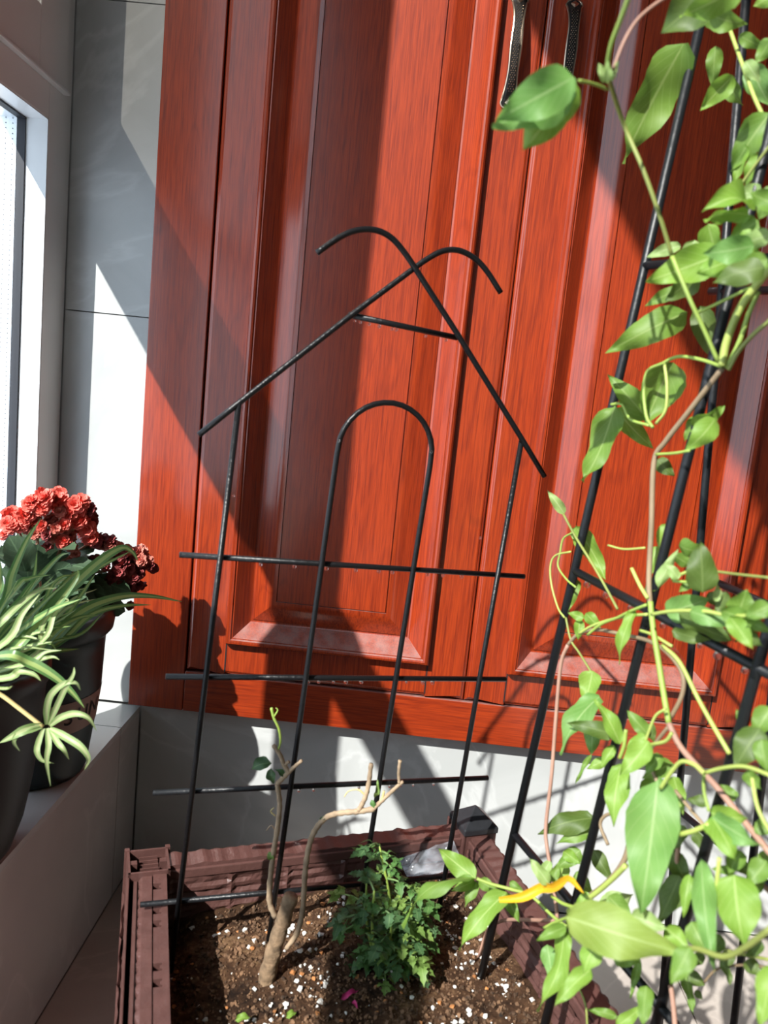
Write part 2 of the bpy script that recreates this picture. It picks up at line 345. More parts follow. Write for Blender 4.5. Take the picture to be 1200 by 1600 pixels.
tag(MB().box(-.66, X1 + .1, Y1 - .1, WY + .2, R(ZC), R(ZC) + .1).build('ceiling', 'plaster'), kind='structure')
tag(MB().box(X1, X1 + .1, Y1 - .1, WY + .2, 0, R(ZC)).build('wall_right', 'plasterlit'), kind='structure')
tag(MB().box(-.66, X1, Y1 - .1, Y1, 0, R(ZC)).build('wall_front', 'plaster'), kind='structure')
# low wall and ledge under the windows
wl = MB().box(-.66, XL - .009, Y1, WY - .0005, 0, R(ZL) - .009); wl.box(-.66, -.565, Y1, WY, R(ZL) - .009, R(ZL) - .005)
wall_left = tag(wl.build('wall_left', 'grout'), 'low tiled wall with a pot ledge under the window', kind='structure')
for y0, y1 in ((-.054, WY - .001), (-.854, -.054), (-1.654, -.854), (-2.454, -1.654), (Y1, -2.454)):
    MB().box(XL - .009, XL, y0 + g, y1 - g, .0005, R(ZL) - .001).build('tile', 'ltile', wall_left)
    MB().box(XW - .045, XL + .0008, y0 + g, y1 - g, R(ZL) - .009, R(ZL)).build('ledge_slab', 'tile', wall_left)
# ---------------------------------------------------------------- windows
XO = -.56
ZT = 0.299                                   # top of the lower panes
def window(name, label, y_far, y_near, upz, top, tintmat, sash_y, right_jamb):
    wroot = empty(name, (XW, y_far, R(ZL)), label, kind='structure')
    fr = MB()
    if right_jamb: fr.box(XO, XW, y_far, right_jamb, R(ZL), R(ZC))
    fr.box(XO, XW, y_near, y_near - (.052 if y_near > -1 else .059), R(ZL), R(ZC)); fr.box(XO, XW, y_far, y_near, R(ZL), R(ZL) + .045); fr.box(XO, XW, y_far, y_near, R(top), R(ZC))
    fr.box(XO, XW, y_far, y_near, R(ZT), R(upz))
    fr.build('frame', 'alu', wroot, bevel=.0012)
    for z0, z1, mt in ((ZL + .045, ZT, 'glass'), (upz, top, tintmat)):
        z0, z1 = R(z0), R(z1)
        gk = MB(); a, b = XW - .038, XW - .028
        gk.box(a, b, y_far, y_far - .004, z0, z1); gk.box(a, b, y_near, y_near + .004, z0, z1); gk.box(a, b, y_far, y_near, z0, z0 + .004); gk.box(a, b, y_far, y_near, z1, z1 - .004)
        gk.build('gasket', 'gasket', wroot)
        sp = MB(); a, b = XW - .0585, XW - .0395
        sp.box(a, b, y_far, y_far - .003, z0, z1); sp.box(a, b, y_near, y_near + .003, z0, z1); sp.box(a, b, y_far, y_near, z0, z0 + .003); sp.box(a, b, y_far, y_near, z1, z1 - .003)
        s = sp.build('spacer_bar', 'spacer', wroot)
        hb = MB(); k = int((z1 - z0) / .0062)
        for i in range(k):
            for xx in (-.0535, -.0445):
                c = (XW + xx, y_far - .0031, z0 + .006 + i * .0062); hb.box(c[0] - .0006, c[0] + .0006, c[1], c[1] - .0003, c[2] - .0006, c[2] + .0006)
        tag(hb.build('spacer_holes', 'hole', s), kind='stuff')
        MB().box(XW - .0385, XW - .0345, y_far - .001, y_near + .001, z0 + .001, z1 - .001).build('pane', mt, wroot)
    bd = MB()                                # pale glazing bead lining the reveal
    a, b = XW - .028, XW - .0004
    bd.box(a, b, y_far, y_far - .0016, R(ZL) + .045, R(ZT)); bd.box(a, b, y_near, y_near + .0016, R(ZL) + .045, R(ZT)); bd.box(a, b, y_far, y_near, R(ZT) - .0016, R(ZT)); bd.box(a, b, y_far, y_near, R(ZL) + .045, R(ZL) + .0466)
    bd.build('glazing_bead', 'bead', wroot)
    if sash_y:                               # proud opening sash in the upper light
        sb = MB(); x0, x1 = XW + .0002, XW + .0035; zb, zi = R(.3435), R(.417)
        sb.box(x0, x1, .002, sash_y, zb, R(top) + .02); sb.box(x0, x1, y_near + .03, y_near - .005, zb, R(top) + .02)
        sb.box(x0, x1, sash_y, y_near + .03, zb, zi); sb.box(x0, x1, sash_y, y_near + .03, R(top) - .05, R(top) + .02)
        sb.box(XW - .028, x0, sash_y, sash_y + .05, R(upz), R(top)); sb.box(XW - .028, x0, sash_y, y_near, R(upz), zi)
        so_ = sb.build('sash', 'alu', wroot, bevel=.0015)
        MB().box(x0, x1 + .0055, .001, y_near - .004, zb - .0035, zb + .0005).build('sash_lip', 'bead', so_, bevel=.001)
    return wroot
window('window_1', 'grey aluminium window beside the red flowers', -.038, -.588, .36, 1.47, 'tint', -.073, WY)
window('window_2', 'wide grey aluminium window along the ledge', -.640, -1.90, .338, 1.47, 'glass', None, None)
window('window_3', 'last aluminium window behind the viewer', -1.959, -3.14, .338, 1.47, 'glass', None, None)
# ================================================================ CABINET
cab = empty('wall_cabinet', (CX0, 0, R(CZ0)), 'red cherry-wood built-in wall cabinet with raised-panel doors', 'cabinet')
cb = MB(); cb.box(CX0, CX0 + .016, .001, .34, R(CZ0), R(CZ1)); cb.box(CX1 - .016, CX1, .001, .34, R(CZ0), R(CZ1)); cb.box(CX0, CX1, .001, .34, R(CZ1) - .016, R(CZ1)); cb.box(CX0, CX1, .024, .34, R(CZ0), R(CZ0) + .016); cb.box(CX0, CX1, .32, .34, R(CZ0), R(CZ1))
cb.build('carcass', 'wood', cab)
DZ0, DZ1 = -.4215, 1.30
MB().box(CX0, -.2872, 0, .022, R(CZ0), R(CZ1)).build('frame_stile', 'wood', cab, bevel=.0012)
MB().box(.9285, CX1, 0, .022, R(CZ0), R(CZ1)).build('frame_stile', 'wood', cab, bevel=.0012)
MB().box(-.2864, .9277, 0, .022, R(CZ0), R(DZ0) - .0022).build('bottom_rail', 'woodh', cab, bevel=.0012)
MB().box(-.2864, .9277, 0, .022, R(DZ1) + .002, R(CZ1)).build('top_rail', 'woodh', cab, bevel=.0012)
def rings(prof, x0, x1, z0, z1, fill=False):
    mb = MB(); vs = []
    for u, y in prof: vs += [(x0 + u, y, z0 + u), (x1 - u, y, z0 + u), (x1 - u, y, z1 - u), (x0 + u, y, z1 - u)]
    fs = []
    for i in range(len(prof) - 1):
        for j in range(4):
            k = (j + 1) % 4; fs.append((i * 4 + j, i * 4 + k, (i + 1) * 4 + k, (i + 1) * 4 + j))
    if fill: b = (len(prof) - 1) * 4; fs.append((b, b + 1, b + 2, b + 3))
    return mb.add(vs, fs)
EDGE = [(0, .018), (0, .004), (.0015, .0022), (.0035, .0016), (.0042, .0002), (.006, -.0006)]
MOLD = [(.0, .002), (.0, -.0055), (.0010, -.0105), (.0032, -.0145), (.0062, -.0158), (.0086, -.0150), (.0096, -.0132), (.0101, -.0126), (.0114, -.0128), (.0210, -.0020), (.0305, .0088), (.0325, .0098), (.0355, .0100), (.0360, .0110)]
PANEL = [(.0330, .0110), (.0340, .0086), (.037, .0074), (.046, .0036), (.054, -.0002), (.062, -.0024), (.0665, -.0030), (.0668, -.0006), (.0678, -.0006), (.0681, -.0030), (.078, -.0032)]
def handle(parent, x, zc):
    # bowed bar with tulip-shaped ends, knurled field, polished edges
    prof = [(-.066, .0045, 0), (-.0645, .0080, 0), (-.0605, .0100, .001), (-.057, .0088, .003), (-.051, .0080, .008), (-.041, .0066, .014), (-.026, .0058, .019), (0, .0066, .022)]
    prof = prof + [(-a, b, c) for a, b, c in reversed(prof[:-1])]
    mb = MB(); vs = []; ed = MB()
    for z, hw, st in prof:
        y = -.0015 - st
        vs += [(x - hw, y - .001, R(zc + z)), (x - hw * .55, y - .0038, R(zc + z)), (x + hw * .55, y - .0038, R(zc + z)), (x + hw, y - .001, R(zc + z)), (x + hw * .7, y + .0015, R(zc + z)), (x - hw * .7, y + .0015, R(zc + z))]
    k = len(prof); fs = [(i * 6 + j, i * 6 + (j + 1) % 6, (i + 1) * 6 + (j + 1) % 6, (i + 1) * 6 + j) for i in range(k - 1) for j in range(6)]
    fs += [tuple(range(5, -1, -1)), tuple((k - 1) * 6 + j for j in range(6))]
    mb.add(vs, fs)
    for s in (-1, 1): ed.tube(catmull([(x + s * hw, -.0026 - st, R(zc + z)) for z, hw, st in prof], 4), .0012, 6)
    for e in (-1, 1):
        zz = R(zc + e * .0585); y = -.0075      # diamond boss at each end
        mb2 = [(x, y - .0035, zz), (x - .005, y + .001, zz + .003 * e), (x, y + .001, zz - .009 * e), (x + .005, y + .001, zz + .003 * e), (x, y + .001, zz + .006 * e)]
        ed.add(mb2, [(0, 1, 2), (0, 2, 3), (0, 3, 4), (0, 4, 1)])
        mb.box(x - .004, x + .004, -.004, .001, R(zc + e * .0600) - .004, R(zc + e * .0600) + .004)
    for i in range(44):                       # knurled studs
        z = -.050 + .100 * i / 43; st = float(np.interp(z, [p[0] for p in prof], [p[2] for p in prof])); hw = float(np.interp(z, [p[0] for p in prof], [p[1] for p in prof]))
        for q in (-.45, 0, .45) if i % 2 else (-.22, .22):
            c = V((x + q * hw, -.0060 - st, R(zc + z))); ed.add([c + V((-.0009, .0008, 0)), c + V((0, .0008, -.0010)), c + V((.0009, .0008, 0)), c + V((0, .0008, .0010)), c + V((0, -.0008, 0))], [(0, 1, 4), (1, 2, 4), (2, 3, 4), (3, 0, 4)])
    # one mesh, two materials
    k0 = len(mb.f); mb.add(ed.v, ed.f)
    me = mb.mesh('handle', M_['bronzedk']); me.materials.append(M_['bronzeedge'])
    for i, p in enumerate(me.polygons): p.material_index = 1 if i >= k0 else 0
    o = bpy.data.objects.new('handle', me); COL.objects.link(o); o.parent = parent; o['label'] = 'antique bronze bow handle with knurled front'
def door(x0, x1, hx):
    dr = MB().box(x0 + .001, x1 - .001, .0145, .0205, R(DZ0) + .001, R(DZ1) - .001).build('cabinet_door', 'wood', cab)
    z0, z1 = R(DZ0), R(DZ1); sw = .0562; sr = .0492
    p0, p1, q0, q1 = x0 + sw, x1 - sw, z0 + sr, z1 - sr
    for a, b, s in ((x0, p0, 1), (p1, x1, -1)):
        mb = MB(); n = len(EDGE); e = x0 if s > 0 else x1; vs = []
        for zz in (z0, z1):
            for u, y in EDGE:
                vs.append((e + s * u, y, zz + (u if zz == z0 else -u)))
            vs.append((b if s > 0 else a, -.0006, zz)); vs.append((b if s > 0 else a, .018, zz))
        k = n + 2; fs = [tuple(range(k)), tuple(range(2 * k - 1, k - 1, -1))] + [(i, i + 1, k + i + 1, k + i) for i in range(k - 1)]
        mb.add(vs, fs).build('stile', 'wood', dr)
    for a, b, s in ((z0, q0, 1), (q1, z1, -1)):
        mb = MB(); e = a if s > 0 else b; n = len(EDGE); vs = []
        for xx in (p0 + .0005, p1 - .0005):
            for u, y in EDGE: vs.append((xx, y + .0002, e + s * u))
            vs.append((xx, -.0004, b if s > 0 else a)); vs.append((xx, .018, b if s > 0 else a))
        k = n + 2; fs = [tuple(range(k)), tuple(range(2 * k - 1, k - 1, -1))] + [(i, i + 1, k + i + 1, k + i) for i in range(k - 1)]
        mb.add(vs, fs).build('rail', 'wood', dr)
    jl = MB()                                  # dark joint lines between stile and rail
    for xx in (p0, p1):
        for a, b in ((z0 + .004, q0), (q1, z1 - .004)): jl.box(xx - .0009, xx + .0009, -.0009, .001, a, b)
    jl.build('joint', 'dark', dr)
    rings(MOLD, p0 - .001, p1 + .001, q0 - .001, q1 + .001).build('molding', 'wood', dr, smooth=True).modifiers.new('es', 'EDGE_SPLIT').split_angle = .6
    rings(PANEL, p0, p1, q0, q1, True).build('raised_panel', 'wood', dr, smooth=True).modifiers.new('es', 'EDGE_SPLIT').split_angle = .3
    handle(dr, hx, .4400)
door(-.2855, .1162, .0815); door(.1176, .5205, .1495); door(.5235, .9270, .8960)
# ================================================================ PLANTER
e1 = V((math.cos(math.radians(21.6)), math.sin(math.radians(21.6)), 0)); e2 = V((math.cos(math.radians(-71.6)), math.sin(math.radians(-71.6)), 0)); UP = V((0, 0, 1))
KS = .778                                    # planter and its contents scaled down about the camera: 35 cm from post to post
PA = V((-.2066, -.3861, 0)); PBk = V((.1157, -.2580, 0)); SLEN = .515
PCf = PA + e2 * SLEN; PDf = PBk + e2 * SLEN
ZR = R(-.4668); ZS = R(-.5112)
def k2(a, b): return (a * KS, b * KS)
pl = empty('planter_box', (PA.x, PA.y, 0), 'brown woven-pattern plastic planter box filled with potting soil', 'planter')
def wave_rail(o, a, b, L, w0, w1, zlo, zhi, amp, seed, top_jit=.0012):
    # long strip along a, across b from w0 to w1; edge at w0 wavy
    n = int(L / .003); vs = []
    for i in range(n + 1):
        s = L * i / n; wv = amp * abs(math.sin(s * math.pi / .0132)); h = zhi + top_jit * mnoise.noise(V((s * 76, seed, 0)))
        for ww, zz in ((w0 - wv, zlo), (w0 - wv, h - .0016), (w0 + .0016, h), (w1, h), (w1, zlo)): vs.append(V(o) + V(a) * s + V(b) * ww + UP * zz)
    fs = [(i * 5 + j, i * 5 + j + 1, i * 5 + 6 + j, i * 5 + 5 + j) for i in range(n) for j in range(4)]
    return MB().add(vs, fs)
def weave(o, a, b, L, z0, z1, seed):
    # woven plank relief facing along +b
    nx, nz = int(L / .004), max(12, int((z1 - z0) / .0034)); vs = []
    for i in range(nx + 1):
        for k in range(nz + 1):
            s, z = L * i / nx, z0 + (z1 - z0) * k / nz
            row = math.floor(k / 3.2); rel = (k / 3.2) % 1
            d = .0020 * math.sin(rel * math.pi) ** .6 + .0018 * mnoise.noise(V((s * 28 + row * 7.3, z * 200, seed))) + .0013 * mnoise.noise(V((s * 90, z * 380, seed + 4)))
            if (s % .058) < .0032: d = .0034
            vs.append(V(o) + V(a) * s + V(b) * d + UP * z)
    fs = [(i * (nz + 1) + k, (i + 1) * (nz + 1) + k, (i + 1) * (nz + 1) + k + 1, i * (nz + 1) + k + 1) for i in range(nx) for k in range(nz)]
    return MB().add(vs, fs)
def panel(p, a, L, b, seed, left=False):
    """p: start at post centre, a: along, b: towards the soil."""
    o = V(p) + a * .0187; L = L - .0374
    bd = MB().obox(o, a, b, UP, (0, L), k2(-.012, .012), (.004, ZR - .0095)).build('side_panel', 'planter', pl)
    if left:
        MB().obox(o, a, b, UP, (0, L), k2(-.0245, -.0215), (.002, ZR - .0005)).build('outer_lip', 'planter', bd, bevel=.0005)
        MB().obox(o, a, b, UP, (0, L), k2(-.0165, -.0125), (.004, ZR - .005)).build('channel', 'planter', bd)
        wave_rail(o, a, b, L, -.0085 * KS, .0045 * KS, ZR - .011, ZR - .001, .0019, seed).build('wavy_rail', 'planter', bd)
        ir = MB(); s = 0.0; cuts = [c * KS for c in (.018, .062, .084, .150, .172, .236, .258, .325, .347, .412, .434, .50, .522, .59)]
        zt = (ZR - .0125, ZR); nw_ = .011 * KS
        for c in cuts:                          # rail with notches cut out of it
            ir.obox(o, a, b, UP, (s, c), k2(.0058, .0215), zt); ir.obox(o, a, b, UP, (c, c + nw_), k2(.0145, .0215), zt); ir.obox(o, a, b, UP, (c + .003 * KS, c + .008 * KS), k2(.0125, .0146), (zt[0], ZR - .0002)); s = c + nw_
        ir.obox(o, a, b, UP, (s, L), k2(.0058, .0215), zt)
        ir.build('notched_rail', 'planter', bd)
    else:
        wave_rail(o, a, b, L, -.017 * KS, .012 * KS, ZR - .011, ZR, .0024, seed, .0024).build('top_rail', 'planter', bd)
        MB().obox(o, a, b, UP, (0, L), k2(.012, .0165), (ZR - .0125, ZR - .0027)).build('top_bead', 'planter', bd, bevel=.0012)
    weave(o + b * (.0104 if not left else .0107), a, b, L, ZS - .04, ZR - .0125, seed).build('woven_face', 'planter', bd, smooth=False)
    weave(o - b * (.0107 if not left else .0193), a, -b, L, .004, ZR - (.0125 if not left else .0155), seed + 9).build('woven_face', 'planter', bd)
    return bd
wid = (PBk - PA).length; ang = (PBk - PA).normalized(); inn = V((ang.y, -ang.x, 0))
panel(PA, ang, wid, inn, 1)
side_in = V((-e2.y, e2.x, 0)); side_in = side_in if side_in.dot(ang) > 0 else -side_in
panel(PA, e2, SLEN, side_in, 2, left=True); panel(PBk, e2, SLEN, -side_in, 3); panel(PCf, ang, wid, -inn, 4)
def post(p, top, capped):
    t = .0022; h = .0191; mb = MB()
    for a, b in ((ang, inn), (inn, ang)):
        for s in (-1, 1): mb.obox(p, a, b, UP, (s * h, s * (h - t)) if s < 0 else (h - t, h), (-h, h), (0, top))
    for i in range(4): mb.obox(p, ang, inn, UP, (-.0078, .0094), (-.014 + i * .0062, -.0128 + i * .0062), (.01, top - .005))   # inner ribs
    mb.obox(p, ang, inn, UP, (-.0167, -.0105), (-.0031, .0031), (0, top - .001)); mb.obox(p, ang, inn, UP, (.0105, .0167), (-.0031, .0031), (0, top - .001))
    for s in (-1, 1): mb.obox(p, ang, inn, UP, (s * .0191 - .0023, s * .0191 + .0023), (-.0214, -.0167), (0, top + .0012))
    o = mb.build('corner_post', 'planter', pl)
    if capped:
        q = .0206; c = MB(); pts = [p + ang * i * q + inn * j * q + UP * (top + .0005) for i, j in ((-1, -1), (1, -1), (1, 1), (-1, 1))]; up = [v + UP * .0066 for v in pts]
        c.add(pts + up + [p + UP * (top + .025)], [(3, 2, 1, 0)] + [(i, (i + 1) % 4, 4 + (i + 1) % 4, 4 + i) for i in range(4)] + [(4 + i, 4 + (i + 1) % 4, 8) for i in range(4)])
        c.build('post_cap', 'cap', o, bevel=.001)
post(PA, ZR + .003, False); post(PBk, ZR + .003, True); post(PCf, ZR + .003, True); post(PDf, ZR + .003, True)
# soil surface
def soil_h(s, t): return -.017 * max(0.0, min(1.0, (.115 - s) / .09)) ** 1.3 + .0045 * mnoise.noise(V((s * 18, t * 18, 1.3))) + .003 * mnoise.noise(V((s * 58, t * 58, 5))) + .0017 * mnoise.noise(V((s * 165, t * 165, 9)))
def soil_pt(s, t, dz=0): p = PA + ang * s + e2 * t; return V((p.x, p.y, ZS + soil_h(s, t) + dz))
nx, ny = 130, 180; sw_, sl_ = wid - .019, SLEN - .016
vs = [soil_pt(.0105 + (sw_ - .002) * i / nx, .0105 + (sl_ - .004) * j / ny) for i in range(nx + 1) for j in range(ny + 1)]
sm = MB().add(vs, [(i * (ny + 1) + j, i * (ny + 1) + j + 1, (i + 1) * (ny + 1) + j + 1, (i + 1) * (ny + 1) + j) for i in range(nx) for j in range(ny)])
tag(sm.build('potting_soil', 'soil', None, True), 'crumbly brown potting soil inside the planter box', 'soil', kind='stuff')
def rock(mb, c, r, rnd, flat=1):
    vs = []; q = Matrix.Rotation(rnd.uniform(0, 6), 3, V((rnd.random(), rnd.random(), rnd.random() + .1)).normalized())
    for p in ((1, 0, 0), (-1, 0, 0), (0, 1, 0), (0, -1, 0), (0, 0, 1), (0, 0, -1), (.6, .6, .5), (-.6, .6, -.5), (.6, -.6, -.5), (-.6, -.6, .5)):
        v = q @ (V(p) * r * rnd.uniform(.7, 1.15)); v.z *= flat; vs.append(c + v)
    import_f = [(0, 6, 4), (6, 2, 4), (2, 1, 4), (1, 9, 4), (9, 3, 4), (3, 0, 4), (0, 2, 6), (0, 5, 2), (5, 7, 2), (7, 1, 2), (5, 1, 7), (5, 3, 1), (3, 9, 1), (5, 8, 3), (8, 0, 3), (5, 0, 8)]
    mb.add(vs, import_f)
rnd = random.Random(3)
cr, pe, bk = MB(), MB(), MB()
for i in range(8500):
    s, t = rnd.uniform(.018, wid - .018), rnd.uniform(.018, SLEN - .12); rock(cr, soil_pt(s, t, .0006), rnd.choice((.0008, .0008, .001, .0012, .0016, .0024)), rnd)
cl = [(rnd.uniform(.03, wid - .03), rnd.uniform(.03, .34)) for _ in range(26)]
for i in range(500):
    if i % 2: c = rnd.choice(cl); s, t = c[0] + rnd.gauss(0, .014), c[1] + rnd.gauss(0, .014)
    else: s, t = rnd.uniform(.018, wid - .018), rnd.uniform(.018, SLEN - .1)
    if .018 < s < wid - .018 and t > .018: rock(pe, soil_pt(s, t, .0010), rnd.choice((.0008, .0012, .0016, .0020, .0026, .0032)), rnd, rnd.uniform(.45, 1))
for i in range(110):
    s, t = rnd.uniform(.018, wid - .018), rnd.uniform(.018, SLEN - .12); rock(bk, soil_pt(s, t, .0016), rnd.uniform(.0016, .003), rnd, .6)
tag(cr.build('soil_crumbs', 'crumb'), 'loose brown soil crumbs scattered over the planter soil', 'soil', kind='stuff')
tag(pe.build('perlite_granules', 'perlite'), 'white perlite granules scattered over the planter soil', 'perlite', kind='stuff')
tag(bk.build('bark_chips', 'bark'), 'small orange bark chips scattered over the planter soil', 'bark chips', kind='stuff')
# ================================================================ HOUSE-SHAPED TRELLIS
TO = V((-.1597, -.4452, R(-.4631))); ta = V((.92339305, .38119272, -.04513743)) * .7781; tb = V((.0489921, -.0004086, .9987991)) * .7781   # trellis scaled down about the camera along with the planter
def T(u, v): return TO + ta * u + tb * v
tr = empty('garden_trellis', tuple(T(.168, -.09)), 'black iron house-shaped trellis standing in the brown planter', 'trellis')
RT = .0025
def rod(name, pts, r=RT, par=tr, mat='iron', n=10): return MB().tube(pts, r, n).build(name, mat, par, True)
U = [0, .112, .2235, .3355]
rod('upright', [T(0, -.085), T(0, .572)]); rod('upright', [T(U[3], -.085), T(U[3], .574)])
arch = [T(U[1], -.085), T(U[1] + .0005, .2), T(U[1], .53)]
ca = (U[1] + U[2]) / 2; ra = (U[2] - U[1]) / 2
arch += [T(ca - ra * math.cos(i * math.pi / 16), .538 + ra * math.sin(i * math.pi / 16)) for i in range(1, 16)] + [T(U[2], .53), T(U[2] - .0005, .2), T(U[2], -.085)]
rod('arch', arch)
OFF = ta.cross(tb).normalized() * (RT * 1.9); OFF = OFF if OFF.y < 0 else -OFF      # towards the viewer
for k, v in enumerate((.0, .1363, .2713, .4061)):
    rod('crossbar', [T(-.0415, v) - OFF, T(.3765, v) - OFF])
def roof(mir):
    f = (lambda u: .3355 - u) if mir else (lambda u: u); off = OFF * (.9 if mir else -.0)
    pts = [(-.0365, .5335), (0, .571), (.106, .678), (.1675, .7375)]
    pts = [T(f(u), v) + off for u, v in pts]
    hook = catmull([T(f(u), v) + off for u, v in ((.1675, .7375), (.181, .7500), (.198, .7622), (.216, .7668), (.236, .7630), (.254, .7525), (.276, .7325))], 5)
    rod('roof_rod', pts[:-1] + hook)
roof(False); roof(True)
rod('tie_bar', [T(.1045, .6785) - OFF * .6, T(.2335, .6755) - OFF * .6])
dm = MB(); rnd = random.Random(11)
def drop(p, r):
    vs = []; n = 8
    for i in range(7):
        th = math.pi * i / 6; rr = r * math.sin(th) * (1 if th > 1.2 else .8); z = r * math.cos(th) * (1.35 if th < 1.57 else 1)
        for j in range(n): a = 2 * math.pi * j / n; vs.append(V(p) + V((rr * math.cos(a), rr * math.sin(a), z)))
    dm.add(vs, [(i * n + j, (i + 1) * n + j, (i + 1) * n + (j + 1) % n, i * n + (j + 1) % n) for i in range(6) for j in range(n)])
for v, us in ((.4061, (.045, .083, .12, .155, .183, .2, .228, .245, .265, .29)), (.2713, (.118, .13, .148, .163, .182, .24, .262, .275)), (.1363, (.125, .143, .2, .212, .24, .255, .272, .3))):
    for u in us: drop(T(u, v) - OFF - UP * (RT + .0014), rnd.uniform(.0013, .0021))
for u in (.112, .118, .128, .14, .155, .16, .195, .22): drop(T(u, .678 - (u - .1045) * .023) - OFF * .6 - UP * (RT + .0012), rnd.uniform(.001, .0016))
for u in (.005, .3, .22, .11): drop(T(u, .4061 + rnd.uniform(.01, .14)) + OFF, .0012)
tag(dm.build('water_droplets', 'water', tr, True), kind='stuff')
# ================================================================ A-FRAME TRELLIS (right)
O2 = V((.1260, -.4383, R(-.36434))); a2 = V((.41398915, -.90755185, -.07044594)); b2 = V((.07469644, -.04325868, .9962676))
n2 = a2.cross(b2).normalized()
af = empty('a_frame_trellis', tuple(O2 - b2 * .16), 'black tubular A-frame trellis carrying the green climbing vine', 'trellis')
RA = .0035
def F(u, v): return O2 + a2 * u + b2 * v
UF = [0, .0893, .1845]; TOPV = .87
for u in UF: rod('upright', [F(u, -.165), F(u, TOPV)], RA, af, 'tube', 12)
for v in (0, .2396, .4792, .7187): rod('crossbar', [F(-.001, v) , F(.199, v)], RA * .95, af, 'tube', 12)
G0 = V((.29365, -.36052, R(-.36527))); G1 = V((.26485, -.38898, R(-.12914))); gd = (G1 - G0).normalized()
def G(u, v): return G0 + a2 * u + gd * v
kz = (R(-.752) - G0.z) / gd.z
for u in UF: rod('upright', [G(u, kz + (.0705 * u) / gd.z + .004), G(u, TOPV + .01)], RA * .95, af, 'tube', 12)
for v in (0, .2396, .4792, .7187): rod('crossbar', [G(-.012, v), G(.199, v)], RA * .9, af, 'tube', 12)
rod('ridge_bar', [F(-.01, TOPV) , F(.199, TOPV)], RA, af, 'tube', 12); rod('ridge_link', [F(0, TOPV), G(0, TOPV)], RA * .8, af, 'tube', 10); rod('ridge_link', [F(UF[2], TOPV), G(UF[2], TOPV)], RA * .8, af, 'tube', 10)
dm = MB()
for u in (.018, .042, .07, .104, .125, .139, .154, .176): drop(F(u, .2396) - UP * (RA + .0018), rnd.uniform(.0018, .003))
tag(dm.build('water_droplets', 'water', af, True), kind='stuff')
